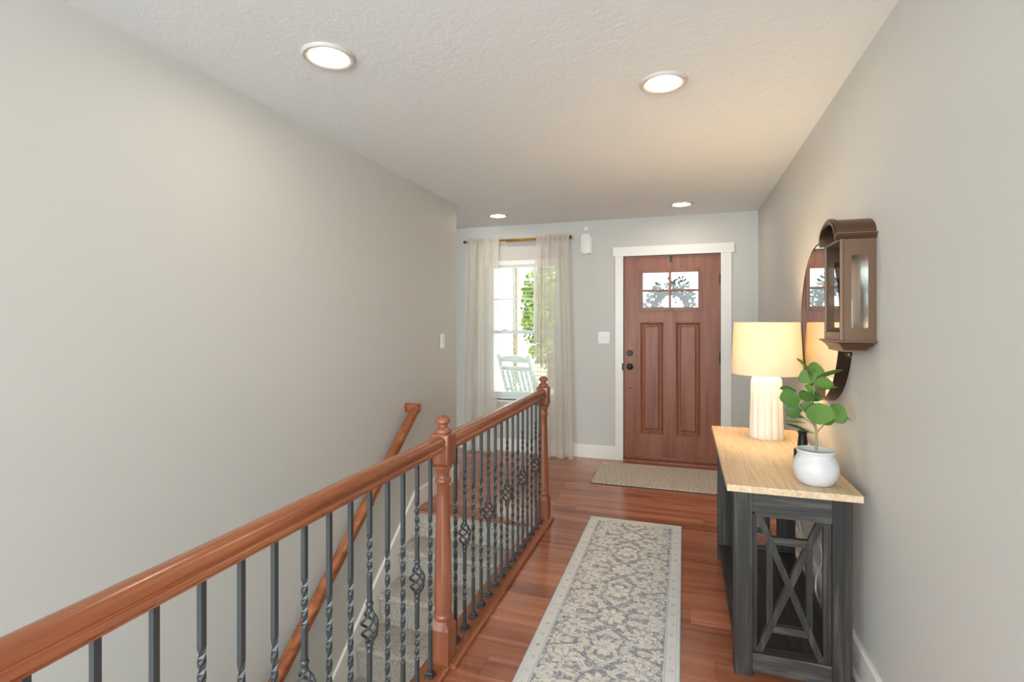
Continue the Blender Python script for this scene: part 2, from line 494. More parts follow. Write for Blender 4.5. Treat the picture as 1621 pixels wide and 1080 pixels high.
# ---- baseboards
def base_prof(h=0.132, t=0.016): return [(0, 0), (t, 0), (t, h - 0.008), (t - 0.006, h), (0, h)]
def baseboard(name, p0, p1, n):
    d = (Vector(p1) - Vector(p0)).normalized()
    struct(obj(name, prism(B(), base_prof(), p0, p1, n, (0, 0, 1)), m_trim))
baseboard('baseboard_right', (WX, -0.9, 0), (WX, BY, 0), (-1, 0, 0))
struct(obj('trim_7', prism(B(), [(0, 0), (0.014, 0), (0.010, 0.010), (0, 0.015)], (WX - 0.016, -0.9, 0), (WX - 0.016, BY - 0.016, 0), (-1, 0, 0), (0, 0, 1)), m_trim))
baseboard('baseboard_front', (NX0 - 2, BY, 0), (-0.655, BY, 0), (0, -1, 0))
baseboard('baseboard_corner', (0.428, BY, 0), (WX - 0.016, BY, 0), (0, -1, 0))
baseboard('baseboard_left', (LX, NOSE + 0.02, 0), (LX, LEND, 0), (1, 0, 0))
baseboard('baseboard_end', (LX - 0.12, LEND, 0), (LX + 0.016, LEND, 0), (0, 1, 0))

# ---- front door
door = struct(thing('door_1', '', '', (0, 0, 0)))
for k in ('label', 'category'): del door[k]
FY = BY + 0.022            # room face of the slab
bm = B()
dx0, dx1, dz0, dz1 = DX0 + 0.004, DX1 - 0.004, 0.022, DZ - 0.004
def px(f): return dx0 + (dx1 - dx0) * f
# stiles, rails leaving a lite opening and two panel openings
lx0, lx1, lz0, lz1 = px(0.180), px(0.806), 1.512, 1.902
p1x0, p1x1, p2x0, p2x1, pz0, pz1 = px(0.180), px(0.420), px(0.556), px(0.800), 0.282, 1.385
th = 0.045
for a in ((dx0, lx0, dz0, dz1), (lx1, dx1, dz0, dz1), (lx0, lx1, lz1, dz1), (lx0, lx1, pz1, lz0), (lx0, lx1, dz0, pz0), (p1x1, p2x0, pz0, pz1), (p2x1, lx1, pz0, pz1)):
    box(bm, a[0], a[1], FY, FY + th, a[2], a[3])
obj('door_slab', bm, m_door, door)
def ring_frame(bm, x0, x1, z0, z1, wdt, y0, y1, flip=False):
    """mitred sloping moulding: outer edge proud (y0), inner edge deep (y1)"""
    o = [bm.verts.new((x, y0, z)) for x, z in ((x0, z0), (x1, z0), (x1, z1), (x0, z1))]
    i = [bm.verts.new((x, y1, z)) for x, z in ((x0 + wdt, z0 + wdt), (x1 - wdt, z0 + wdt), (x1 - wdt, z1 - wdt), (x0 + wdt, z1 - wdt))]
    for k in range(4): bm.faces.new((o[k], o[(k + 1) % 4], i[(k + 1) % 4], i[k]))
    return i
for (a, b) in ((p1x0, p1x1), (p2x0, p2x1)):
    bm = B()
    box(bm, a, b, FY + 0.016, FY + 0.030, pz0, pz1)
    # raised bead round the opening, sloping cove, raised centre field
    ring_frame(bm, a - 0.004, b + 0.004, pz0 - 0.004, pz1 + 0.004, 0.010, FY, FY - 0.004)
    ring_frame(bm, a + 0.006, b - 0.006, pz0 + 0.006, pz1 - 0.006, 0.016, FY - 0.004, FY + 0.0155)
    i = ring_frame(bm, a + 0.030, b - 0.030, pz0 + 0.030, pz1 - 0.030, 0.018, FY + 0.0155, FY + 0.005)
    bm.faces.new(i)
    obj('raised_panel', bm, m_door, door)
bm = B()
fw = 0.022
ly0, ly1 = FY - 0.012, FY + th + 0.006
for a in ((lx0 - 0.012, lx0 + fw, lz0 - 0.012, lz1 + 0.012), (lx1 - fw, lx1 + 0.012, lz0 - 0.012, lz1 + 0.012), (lx0 + fw, lx1 - fw, lz0 - 0.012, lz0 + fw), (lx0 + fw, lx1 - fw, lz1 - fw, lz1 + 0.012)):
    box(bm, a[0], a[1], ly0, ly1, a[2], a[3])
lite = obj('lite_frame', bm, m_door, door)
mx_, mz_ = (lx0 + lx1) / 2, (lz0 + lz1) / 2 - 0.005
bm = B()
box(bm, mx_ - 0.011, mx_ + 0.011, FY - 0.006, FY + th, lz0 + fw, lz1 - fw)
box(bm, lx0 + fw, mx_ - 0.011, FY - 0.006, FY + th, mz_ - 0.010, mz_ + 0.010)
box(bm, mx_ + 0.011, lx1 - fw, FY - 0.006, FY + th, mz_ - 0.010, mz_ + 0.010)
obj('glazing_bar', bm, m_door, lite)
for xa, xb in ((lx0 + fw, mx_ - 0.011), (mx_ + 0.011, lx1 - fw)):
    for za, zb in ((lz0 + fw, mz_ - 0.010), (mz_ + 0.010, lz1 - fw)):
        obj('pane', bx(xa, xb, FY + 0.020, FY + 0.024, za, zb), m_glass, lite)
def knob(name, z, prof, m=m_black):
    bm = lathe(B(), prof, 20)
    o = obj(name, bm, m, door, 40)
    o.location = (DX0 + 0.064, FY, z); o.rotation_euler = (PI / 2, 0, 0)
    return o
knob('deadbolt', 1.078, [(0.0, 0.0), (0.030, 0.0), (0.030, 0.008), (0.024, 0.013), (0.0, 0.013)])
t_ = obj('thumb_turn', bx(-0.004, 0.004, -0.016, 0.016, 0.012, 0.026, bev=0.002), m_black, [o for o in door.children if o.name.startswith('deadbolt')][0])
t_.rotation_euler = (0, 0, R_(-40))
knob('door_knob', 0.942, [(0.0, 0.0), (0.033, 0.0), (0.033, 0.006), (0.014, 0.010), (0.012, 0.030), (0.022, 0.036), (0.029, 0.048), (0.027, 0.060), (0.016, 0.067), (0.0, 0.068)])
knob('plugged_hole', 0.725, [(0.0, 0.0), (0.010, 0.0), (0.008, 0.004), (0.0, 0.004)], m_dark_bronze)
for z in (1.80, 1.045, 0.26):
    h = obj('hinge', lathe(B(), [(0.0, -0.05), (0.008, -0.05), (0.008, 0.05), (0.0, 0.05)], 10), m_black, door, 40)
    h.location = (DX1 - 0.002, FY - 0.006, z)
obj('strike_plate', bx(DX0 - 0.012, DX0 + 0.002, BY - 0.0195, BY - 0.017, 0.905, 0.975), m_black, door)
bm = bx(DX0 + 0.005, DX1 - 0.005, FY - 0.010, FY, 0.026, 0.050, bev=0.003)
obj('door_sweep', bm, m_newel, door)
# threshold, jamb and casing
struct(obj('trim_1', prism(B(), [(-0.03, 0), (0.16, 0), (0.16, 0.018), (0.0, 0.020), (-0.022, 0.016)], (DX0, BY, 0.0005), (DX1, BY, 0.0005), (0, 1, 0), (0, 0, 1)), m_newel))
bm = B()
box(bm, -0.655, DX0, BY - 0.018, BY, 0, DZ); box(bm, DX1, 0.428, BY - 0.018, BY, 0, DZ)
box(bm, -0.678, 0.452, BY - 0.024, BY, DZ, DZ + 0.092)
struct(obj('trim_2', bm, m_trim))
# stop moulding outside of slab
bm = B()
for a in ((DX0, DX0 + 0.014, 0.02, DZ), (DX1 - 0.014, DX1, 0.02, DZ)):
    box(bm, a[0], a[1], FY + th + 0.008, BY + 0.15, a[2], a[3])
struct(obj('trim_3', bm, m_trim))

# ---- window (double hung, six-lite upper sash)
win = struct(thing('window_1', '', ''))
for k in ('label', 'category'): del win[k]
bm = B()
wy0, wy1 = BY + 0.055, BY + 0.135
FWd = 0.042
box(bm, NX0, NX0 + FWd, wy0, wy1, NZ0, NZ1); box(bm, NX1 - FWd, NX1, wy0, wy1, NZ0, NZ1)
box(bm, NX0 + FWd, NX1 - FWd, wy0, wy1, NZ0, NZ0 + 0.04); box(bm, NX0 + FWd, NX1 - FWd, wy0, wy1, NZ1 - 0.045, NZ1)
obj('window_frame', bm, m_vinyl, win)
gx0, gx1 = NX0 + FWd, NX1 - FWd
ZM = 1.275
def sash(za, zb, y0, y1, rw):
    b = B()
    box(b, gx0, gx0 + rw, y0, y1, za, zb); box(b, gx1 - rw, gx1, y0, y1, za, zb)
    box(b, gx0 + rw, gx1 - rw, y0, y1, za, za + rw); box(b, gx0 + rw, gx1 - rw, y0, y1, zb - rw, zb)
    return obj('sash', b, m_vinyl, win)
up = sash(ZM - 0.015, NZ1 - 0.045, wy0 + 0.045, wy0 + 0.072, 0.026)
lo = sash(NZ0 + 0.04, ZM + 0.025, wy0 + 0.008, wy0 + 0.038, 0.036)
mz = (ZM + 0.015 + NZ1 - 0.06) / 2
mxs = [gx0 + 0.026 + (gx1 - gx0 - 0.052) * k / 3 for k in range(4)]
bm = B()
for k in (1, 2): box(bm, mxs[k] - 0.009, mxs[k] + 0.009, wy0 + 0.049, wy0 + 0.068, ZM + 0.011, NZ1 - 0.071)
for k in range(3): box(bm, mxs[k] + (0.009 if k else 0), mxs[k + 1] - (0.009 if k < 2 else 0), wy0 + 0.049, wy0 + 0.068, mz - 0.009, mz + 0.009)
obj('muntin', bm, m_vinyl, up)
for k in range(3):
    for za, zb in ((ZM + 0.011, mz - 0.009), (mz + 0.009, NZ1 - 0.071)):
        obj('pane', bx(mxs[k] + (0.009 if k else 0), mxs[k + 1] - (0.009 if k < 2 else 0), wy0 + 0.0575, wy0 + 0.0595, za, zb), m_glass, up)
obj('pane', bx(gx0 + 0.036, gx1 - 0.036, wy0 + 0.022, wy0 + 0.024, NZ0 + 0.076, ZM - 0.011), m_glass, lo)
for x in (-1.86, -1.45):
    obj('sash_lock', bx(x - 0.03, x + 0.03, wy0 - 0.004, wy0 + 0.02, ZM + 0.0255, ZM + 0.040, bev=0.004), m_vinyl, lo)
obj('window_sill', bx(NX0, NX1, BY - 0.022, wy0, NZ0 - 0.022, NZ0, bev=0.004), m_trim, win)

# ================================================================== STAIRS
RISE, RUN, NST = 0.195, 0.245, 13
stairs = thing('staircase', 'carpeted staircase going down beside the grey wall', 'stairs', (LX + 0.5, NOSE, -2.83))
SX0, SX1 = LX + 0.022, -0.972
for k in range(1, NST + 1):
    yn = NOSE - RUN * k; yb = NOSE - RUN * (k - 1) + 0.03
    z = -RISE * k
    # side profile (y,z): tread with rolled nosing, riser tucked back
    pr = [(yb, z), (yn + 0.012, z)]
    for a in range(1, 8):
        an = PI / 2 + PI * a / 8
        pr.append((yn + 0.016 + 0.024 * math.cos(an), z - 0.022 + 0.022 * math.sin(an)))
    pr += [(yn + 0.014, z - 0.046), (yn + 0.020, z - RISE - 0.0), (yb, z - RISE - 0.0)]
    bm = prism(B(), [(q[0], q[1]) for q in pr], (SX0, 0, 0), (SX1, 0, 0), (0, 1, 0), (0, 0, 1))
    s = obj('step', bm, m_carpet, None, 35)
    s.parent = stairs; s.matrix_parent_inverse = Matrix.Translation(-Vector(stairs.location))
bm = prism(B(), [(NOSE - 0.004, -0.018), (NOSE + 0.03, -0.018), (NOSE + 0.03, -RISE + 0.002), (NOSE - 0.006, -RISE + 0.002)], (SX0, 0, 0), (SX1, 0, 0), (0, 1, 0), (0, 0, 1))
s = obj('top_riser', bm, m_carpet, stairs); s.matrix_parent_inverse = Matrix.Translation(-Vector(stairs.location))
# wooden landing nosing
pr = [(NOSE + 0.075, -0.016), (NOSE + 0.075, 0.003), (NOSE - 0.008, 0.003)]
for a in range(1, 6):
    an = PI / 2 + PI * a / 6
    pr.append((NOSE - 0.008 + 0.010 * math.cos(an), -0.007 + 0.010 * math.sin(an)))
pr += [(NOSE - 0.008, -0.017), (NOSE + 0.01, -0.017), (NOSE + 0.01, -0.016)]
n_ = obj('landing_nosing', prism(B(), pr, (LX + 0.001, 0, 0), (-1.002, 0, 0), (0, 1, 0), (0, 0, 1)), wood('stained_nosing', (110, 64, 44), (148, 92, 66), (172, 116, 86), 'x', 0.3, 0.2), stairs, 40)
n_.matrix_parent_inverse = Matrix.Translation(-Vector(stairs.location))
# skirt boards
SL = RISE / RUN
def skirt(name, x0, x1):
    yt = NOSE + 0.02
    o1 = [(yt, 0.132), (yt, -0.30), (-0.2, -0.30 - (yt + 0.2) * SL), (-0.2, 0.12 - (yt - 0.02 + 0.2) * SL), (yt - 0.015, 0.12)]
    return struct(obj(name, prism(B(), o1, (x0, 0, 0), (x1, 0, 0), (0, 1, 0), (0, 0, 1)), m_trim))
skirt('trim_4', LX, LX + 0.018)

# ---- wall handrail with return
hr = thing('wall_handrail', 'stained wooden handrail sloping down the grey stair wall', 'handrail', (LX, 3.35, 0.75))
HP = [(-0.018, 0), (0.018, 0), (0.020, 0.012), (0.027, 0.020), (0.024, 0.028), (0.030, 0.040), (0.027, 0.054), (0.015, 0.062), (0, 0.064), (-0.015, 0.062), (-0.027, 0.054), (-0.030, 0.040), (-0.024, 0.028), (-0.027, 0.020), (-0.020, 0.012)]
HX = LX + 0.075
p_top = Vector((HX, 3.37, 0.735)); dr = Vector((0, -1, -SL * 1.0)).normalized()
upv = Vector((0, -SL, 1)).normalized()
bm = prism(B(), HP, p_top, p_top + dr * 4.2, (1, 0, 0), upv)
r1 = obj('rail', bm, m_rail, hr, 50); r1.matrix_parent_inverse = Matrix.Translation(-Vector(hr.location))
bm = prism(B(), [(-q[0], q[1]) for q in HP], (LX, 3.352, 0.74), (HX + 0.030, 3.352, 0.74), (0, 1, 0), (0, 0, 1))
r2 = obj('rail_return', bm, m_rail, hr, 50); r2.matrix_parent_inverse = Matrix.Translation(-Vector(hr.location))
for q in (0.7, 1.9, 3.1):
    p = p_top + dr * q
    bm = tube(B(), [(LX, p.y, p.z - 0.07), (LX + 0.03, p.y, p.z - 0.075), (HX - 0.01, p.y, p.z - 0.05), (HX, p.y, p.z - 0.005)], 0.007, 8)
    lathe_b = B(); lathe(lathe_b, [(0, 0), (0.03, 0), (0.026, 0.008), (0, 0.008)], 16)
    o = obj('bracket', bm, m_bronze, hr, 50); o.matrix_parent_inverse = Matrix.Translation(-Vector(hr.location))
    o2 = obj('bracket_plate', lathe_b, m_bronze, o, 50); o2.location = (LX, p.y, p.z - 0.07); o2.rotation_euler = (0, PI / 2, 0)

# ---- guard railing
GX = -0.93
guard = thing('stair_railing', 'stained wood railing with twisted iron balusters around the stairwell', 'railing', (GX, 1.97, 0))
gl = Vector(guard.location)
def gpart(name, bm, m, smooth=None, parent=None):
    o = obj(name, bm, m, None, smooth)
    o.parent = parent or guard
    return o
RB, RBN = 0.860, 0.872      # underside of the far and near rail runs
prof = [(0.020, 0), (0.021, 0.008), (0.030, 0.012), (0.0345, 0.018), (0.0345, 0.024), (0.031, 0.029), (0.0265, 0.032), (0.0260, 0.035), (0.0295, 0.038), (0.0315, 0.044), (0.030, 0.053), (0.0245, 0.063), (0.016, 0.069), (0.007, 0.072), (0, 0.0725)]
prof = [(a, b) for a, b in prof] + [(-a, b) for a, b in reversed(prof[:-1])]
N1, N2, NW = 1.928, 3.526, 0.041
for (ya, yb, zb0, kz) in ((-0.85, N1 - NW + 0.004, RBN, 0.85), (N1 + NW - 0.004, N2 - NW + 0.004, RB, 0.97)):
    gpart('handrail', prism(B(), [(u_, v_ * kz) for u_, v_ in prof], (0, ya - gl.y, zb0), (0, yb - gl.y, zb0), (1, 0, 0), (0, 0, 1)), m_rail, 40)
# base plate with rounded nosing edges
def plate(ya, yb, xr):
    xl = -0.055
    pr = [(xl, 0.0), (xr, 0.0), (xr + 0.006, 0.006), (xr + 0.005, 0.014), (xr - 0.004, 0.020), (xl + 0.004, 0.020), (xl - 0.012, 0.012), (xl - 0.014, 0.0), (xl - 0.010, -0.012), (xl, -0.014)]
    gpart('base_plate', prism(B(), pr, (0, ya - gl.y, 0.001), (0, yb - gl.y, 0.001), (1, 0, 0), (0, 0, 1)), m_rail, 40)
plate(N1 - 0.02, N2 + 0.06, 0.058)
plate(-0.85, N1 - 0.02, 0.040)
PZ = 0.021
def newel(y):
    n = thing('newel_post', '', ''); del n['label']; del n['category']
    n.parent = guard; n.location = (0, y - gl.y, 0)
    b = B(); W = NW
    box(b, -W, W, -W, W, 0.0, 0.155)
    # chamfered transition square -> octagon-ish
    a = [b.verts.new((sx * W, sy * W, 0.155)) for sx, sy in ((-1, -1), (1, -1), (1, 1), (-1, 1))]
    c2 = [b.verts.new((sx * W * 0.62, sy * W * 0.62, 0.192)) for sx, sy in ((-1, -1), (1, -1), (1, 1), (-1, 1))]
    for k in range(4): b.faces.new((a[k], a[(k + 1) % 4], c2[(k + 1) % 4], c2[k]))
    b.faces.new(c2)
    obj('post_base', b, m_newel, n)
    pr = [(0.0, 0.1867), (0.035, 0.1867), (0.039, 0.1949), (0.040, 0.2030), (0.037, 0.2112), (0.034, 0.2143), (0.0345, 0.2234), (0.036, 0.2520), (0.035, 0.3642), (0.031, 0.5274), (0.0265, 0.6700), (0.025, 0.7320),
          (0.027, 0.7360), (0.0315, 0.7410), (0.033, 0.7480), (0.0315, 0.7550), (0.027, 0.7600), (0.0255, 0.7660), (0.027, 0.7800), (0.032, 0.7940), (0.038, 0.8010), (0.0385, 0.8070), (0.034, 0.8120), (0.0, 0.8120)]
    obj('turned_shaft', lathe(B(), pr, 28), m_newel, n, 35)
    b = B(); box(b, -W, W, -W, W, 0.816, 0.940, bev=0.009)
    a = [b.verts.new((sx * W * 0.7, sy * W * 0.7, 0.808)) for sx, sy in ((-1, -1), (1, -1), (1, 1), (-1, 1))]
    c2 = [b.verts.new((sx * W * 0.86, sy * W * 0.86, 0.8165)) for sx, sy in ((-1, -1), (1, -1), (1, 1), (-1, 1))]
    for k in range(4): b.faces.new((a[k], a[(k + 1) % 4], c2[(k + 1) % 4], c2[k]))
    b.faces.new(a)
    obj('post_block', b, m_newel, n, 60)
    pr = [(0, 0.9380), (0.030, 0.9380), (0.0335, 0.9440), (0.034, 0.9500), (0.031, 0.9560), (0.024, 0.9610), (0.019, 0.9670), (0.018, 0.9740), (0.020, 0.9780), (0.028, 0.9810), (0.0315, 0.9860), (0.030, 0.9950), (0.024, 1.0040), (0.014, 1.0100), (0.0, 1.0120)]
    obj('finial', lathe(B(), pr, 28), m_newel, n, 35)
newel(N1); newel(N2)

def iron_bar(twists):
    h = 0.0062; prof_z = []
    b = B(); ang = 0.0; z = PZ; top = RB + 0.003
    stops = []
    zs = [PZ]; angs = [0.0]
    for (za, zb, turns) in twists:
        zs.append(za); angs.append(ang)
        n = int(abs(turns) * 12)
        for k in range(1, n + 1):
            zs.append(za + (zb - za) * k / n); angs.append(ang + turns * 2 * PI * k / n)
        ang += turns * 2 * PI
    zs.append(top); angs.append(ang)
    rings = []
    for z, a in zip(zs, angs):
        rings.append([b.verts.new((math.cos(a + PI / 4 + k * PI / 2) * h * 1.414, math.sin(a + PI / 4 + k * PI / 2) * h * 1.414, z)) for k in range(4)])
    for p, q in zip(rings, rings[1:]):
        for k in range(4): b.faces.new((p[k], p[(k + 1) % 4], q[(k + 1) % 4], q[k]))
    b.faces.new(rings[0][::-1]); b.faces.new(rings[-1])
    return b
def shoe_bm():
    b = B()
    box(b, -0.0185, 0.0185, -0.0185, 0.0185, PZ - 0.0005, PZ + 0.010, bev=0.002)
    box(b, -0.0135, 0.0135, -0.0135, 0.0135, PZ + 0.010, PZ + 0.021, bev=0.003)
    return b
ZC = 0.435
def basket_bm():
    b = B()
    for k in range(4):
        pts = []
        for i in range(15):
            t = i / 14
            r = 0.0035 + 0.0235 * math.sin(PI * t) ** 0.85
            a = k * PI / 2 + 2 * PI * 0.75 * (t - 0.5)
            pts.append((r * math.cos(a), r * math.sin(a), ZC - 0.052 + 0.104 * t))
        tube(b, pts, 0.0042, 6)
    for s in (-1, 1):
        z = ZC + s * 0.062
        lathe(b, [(0.0, -0.015), (0.009, -0.015), (0.0115, -0.011), (0.0095, -0.006), (0.0095, 0.002), (0.012, 0.006), (0.012, 0.011), (0.009, 0.015), (0, 0.015)], 12, cz=z)
    return b
def split_bar(pairs):
    """basket baluster: bar broken at the basket"""
    b = B()
    for (z0, z1, ta, tb, turns) in pairs:
        h = 0.0062; zs = [z0, ta]; an = [0, 0]
        n = int(turns * 12)
        for k in range(1, n + 1): zs.append(ta + (tb - ta) * k / n); an.append(turns * 2 * PI * k / n)
        zs.append(z1); an.append(an[-1])
        rg = [[b.verts.new((math.cos(a + PI / 4 + k * PI / 2) * h * 1.414, math.sin(a + PI / 4 + k * PI / 2) * h * 1.414, z)) for k in range(4)] for z, a in zip(zs, an)]
        for p, q in zip(rg, rg[1:]):
            for k in range(4): b.faces.new((p[k], p[(k + 1) % 4], q[(k + 1) % 4], q[k]))
        b.faces.new(rg[0][::-1]); b.faces.new(rg[-1])
    return b
shoe_mesh = None
def make_baluster(kind):
    if kind == 't': bm = iron_bar([(0.20, 0.63, 2.25)])
    else: bm = split_bar([(PZ, ZC - 0.045, 0.15, 0.275, 1.0), (ZC + 0.045, RB + 0.003, 0.595, 0.72, 1.0)])
    o = obj('baluster', bm, m_iron, guard)
    obj('shoe', shoe_bm(), m_iron, o)
    if kind == 'b': obj('basket', basket_bm(), m_iron, o, 50)
    return o
near = [0.12 + 0.10 * 0, 0.22, 0.32, 0.42, 0.52, 0.621, 0.725, 0.827, 0.929, 1.03, 1.136, 1.237, 1.336, 1.436, 1.542, 1.644, 1.748, 1.855]
far = [2.095, 2.195, 2.297, 2.398, 2.50, 2.602, 2.70, 2.80, 2.90, 3.00, 3.10, 3.20, 3.30, 3.40, 3.50]
pb, pt = make_baluster('b'), make_baluster('t')
usedb = usedt = False
SH = 0.97894    # pixel distances were read on x = -0.95
allb = [(y, (i - 7) % 3 == 0) for i, y in enumerate(near)] + [(y, i % 3 == 1) for i, y in enumerate(far)]
for y, isb in allb:
    y2 = y * SH
    if isb:
        o = pb if not usedb else copy_tree(pb, guard); usedb = True
    else:
        o = pt if not usedt else copy_tree(pt, guard); usedt = True
    o.location = (0, y2 - gl.y, 0)
    if y < 1.9: o.scale.z = (RBN + 0.003 - PZ) / (RB + 0.003 - PZ); o.location.z = PZ * (1 - o.scale.z)

# ================================================================== CEILING DOWNLIGHTS
spots = [((-1.318, 1.712), 'recessed ceiling downlight closest to the long grey stair wall'),
         ((-0.085, 2.352), 'recessed ceiling downlight over the hall runner'),
         ((-1.725, 4.80), 'recessed ceiling downlight in front of the curtained window'),
         ((-0.02, 4.83), 'recessed ceiling downlight in front of the front door')]
for (x, y), lab in spots:
    d = thing('ceiling_downlight', lab, 'downlight', (x, y, CEIL), 0, 'recessed ceiling lights')
    b = lathe(B(), [(0.070, -0.001), (0.070, -0.004), (0.082, -0.010), (0.094, -0.011), (0.100, -0.006), (0.102, 0.0), (0.099, -0.0003)], 48, cap=False)
    obj('trim_ring', b, m_ring, d, 40)
    b = lathe(B(), [(0.0, -0.0035), (0.050, -0.0032), (0.0705, -0.0022)], 40, cap=False)
    obj('lens', b, m_led, d, 40)

# ================================================================== RUGS
bm = bx(-RW, RW, -RL, RL, 0.0, 0.006, bev=0.002)
rug = obj('runner_rug', bm, m_runner); rug.location = ((RUG_X0 + RUG_X1) / 2, (RUG_Y0 + RUG_Y1) / 2, 0.0002)
tag(rug, 'long blue grey and cream floral runner rug along the hall floor', 'rug')
mat_ = thing('door_mat', 'beige woven mat lying in front of the wooden front door', 'mat', (-0.235, 4.845, 0.0002), R_(0.4))
obj('backing', bx(-0.537, 0.537, -0.352, 0.352, 0.0, 0.003), m_mat_edge, mat_)
obj('woven_top', bx(-0.531, 0.531, -0.345, 0.347, 0.003, 0.010, bev=0.002), m_mat, mat_)

# ================================================================== CONSOLE TABLE
CT, CTB = 0.760, 0.734
cx0, cx1, cy0, cy1 = 0.160, 0.618, 2.186, 3.395
con = thing('console_table', 'charcoal wood console table with pale oak top and X ends', 'table', ((cx0 + cx1) / 2, (cy0 + cy1) / 2, 0))
ox, oy = con.location.x, con.location.y
def cpart(name, b, m, parent=None, smooth=None):
    bmesh.ops.translate(b, verts=b.verts[:], vec=(-ox, -oy, 0))
    return obj(name, b, m, parent or con, smooth)
cpart('table_top', bx(cx0, cx1, cy0, cy1, CTB, CT, bev=0.002), m_oak)
LW = 0.066
lxa, lxb = cx0 + 0.030, cx1 - 0.022
ly = [cy0 + 0.050, cy1 - 0.050 - LW]
for yy in ly:
    for xx in (lxa, lxb - LW):
        cpart('leg', bx(xx, xx + LW, yy, yy + LW, 0.0, CTB, bev=0.002), m_charcoal)
for e, yy in enumerate(ly):
    xi, xj = lxa + LW, lxb - LW
    yf = yy + 0.004
    # top rail and bottom rail, stiles
    b = prism(B(), [(xi, 0.655), (xi + 0.016, 0.630), (xj, 0.630), (xj, CTB), (xi, CTB)], (0, yf, 0), (0, yf + 0.045, 0), (1, 0, 0), (0, 0, 1))
    fr = cpart('end_frame', b, m_charcoal_x)
    q = B(); box(q, xi, xj, yf, yf + 0.058, 0.018, 0.092, bev=0.002)
    cpart('bottom_rail', q, m_charcoal_x)
    q = B(); box(q, xi, xi + 0.018, yf + 0.012, yf + 0.034, 0.092, 0.634); box(q, xj - 0.026, xj, yf + 0.012, yf + 0.034, 0.092, 0.634)
    cpart('stile', q, m_charcoal)
    a0, a1, z0, z1 = xi + 0.018, xj - 0.026, 0.092, 0.632
    ym = yf + 0.023
    for (pa, pb2, dz) in (((a0 + 0.006, z1), (a1 - 0.006, z0), -0.001), ((a1 - 0.006, z1), (a0 + 0.006, z0), 0.001)):
        q = bar(B(), (pa[0], ym + dz, pa[1]), (pb2[0], ym + dz, pb2[1]), 0.024, 0.022, (0, 1, 0))
        cpart('cross_brace', q, m_charcoal)
    # inner rectangle whose corners lie on the braces
    f = 0.20
    ra, rb_, rc, rd = a0 + (a1 - a0) * f, a1 - (a1 - a0) * f, z0 + (z1 - z0) * (f - 0.02), z1 - (z1 - z0) * (f - 0.02)
    for za in (rc, rd):
        q = bx(ra + 0.004, rb_ - 0.004, ym - 0.008, ym + 0.014, za - 0.014, za + 0.014); cpart('inner_rail', q, m_charcoal_x)
    for xa in (ra, rb_):
        q = bx(xa - 0.011, xa + 0.011, ym - 0.006, ym + 0.012, rc + 0.016, rd - 0.016); cpart('inner_stile', q, m_charcoal)
cpart('shelf', bx(lxa + 0.006, lxb - 0.006, ly[0] + LW, ly[1], 0.062, 0.088), m_charcoal_y)
cpart('apron', bx(lxa + 0.008, lxa + 0.028, ly[0] + LW, ly[1], 0.665, CTB), m_charcoal_y)
cpart('back_apron', bx(lxb - 0.028, lxb - 0.008, ly[0] + LW, ly[1], 0.665, CTB), m_charcoal_y)

# ================================================================== TABLE LAMP
lamp = thing('table_lamp', 'lit table lamp with fluted ivory base and drum shade on console', 'lamp', (0.430, 3.150, CT + 0.0003))
b = B(); seg = 96; nfl = 12
prof_l = [(0.0, 0.0), (0.0865, 0.0), (0.0875, 0.004), (0.085, 0.05), (0.081, 0.20), (0.0775, 0.305), (0.0755, 0.318), (0.068, 0.327), (0.05, 0.331), (0.0, 0.332)]
rings = []
for i, (r, z) in enumerate(prof_l):
    rg = []
    for k in range(seg):
        a = 2 * PI * k / seg
        fl = abs(math.cos(nfl * a / 2)) ** 0.8
        rr = r * (1 - 0.085 * (1 - fl)) if z < 0.326 else r
        rg.append(b.verts.new((rr * math.cos(a), rr * math.sin(a), z)))
    rings.append(rg)
for p, q in zip(rings, rings[1:]):
    for k in range(seg): b.faces.new((p[k], p[(k + 1) % seg], q[(k + 1) % seg], q[k]))
bmesh.ops.remove_doubles(b, verts=b.verts[:], dist=1e-5)
obj('lamp_base', b, m_lampbase, lamp, 30)
obj('socket', lathe(B(), [(0, 0.330), (0.018, 0.330), (0.018, 0.345), (0.014, 0.350), (0.014, 0.395), (0, 0.395)], 20), m_brass, lamp, 40)
b = lathe(B(), [(0.0, 0.393), (0.014, 0.395), (0.016, 0.410), (0.028, 0.435), (0.030, 0.455), (0.022, 0.476), (0.0, 0.485)], 20)
obj('bulb', b, m_bulb, lamp, 60)
zb_, zt_ = 0.346, 0.628
b = lathe(B(), [(0.179, zb_), (0.165, zt_), (0.163, zt_), (0.177, zb_), (0.179, zb_)], 64, cap=False)
sh = obj('lamp_shade', b, m_shade, lamp, 40)
b = B()
for k in range(3):
    a = 2 * PI * k / 3 + 0.3
    tube(b, [(0.012 * math.cos(a), 0.012 * math.sin(a), 0.60), (0.164 * math.cos(a), 0.164 * math.sin(a), 0.61)], 0.0015, 6)
tube(b, [(0.05 * math.cos(t), 0.05 * math.sin(t), z) for t, z in ((0, 0.385), (0, 0.44), (0, 0.52), (0.2, 0.58))], 0.0015, 6)
tube(b, [(0.012, 0, 0.385), (0.05, 0, 0.387)], 0.0015, 6)
obj('harp', b, m_brass, lamp)
ld = bpy.data.lights.new('lamp_bulb_light', 'POINT'); ld.energy = 6.2; ld.color = (1.0, 0.77, 0.48); ld.shadow_soft_size = 0.06
lo_ = bpy.data.objects.new('lamp_bulb_light', ld); C.objects.link(lo_); lo_.location = (0, 0, 0.52); lo_.parent = lamp
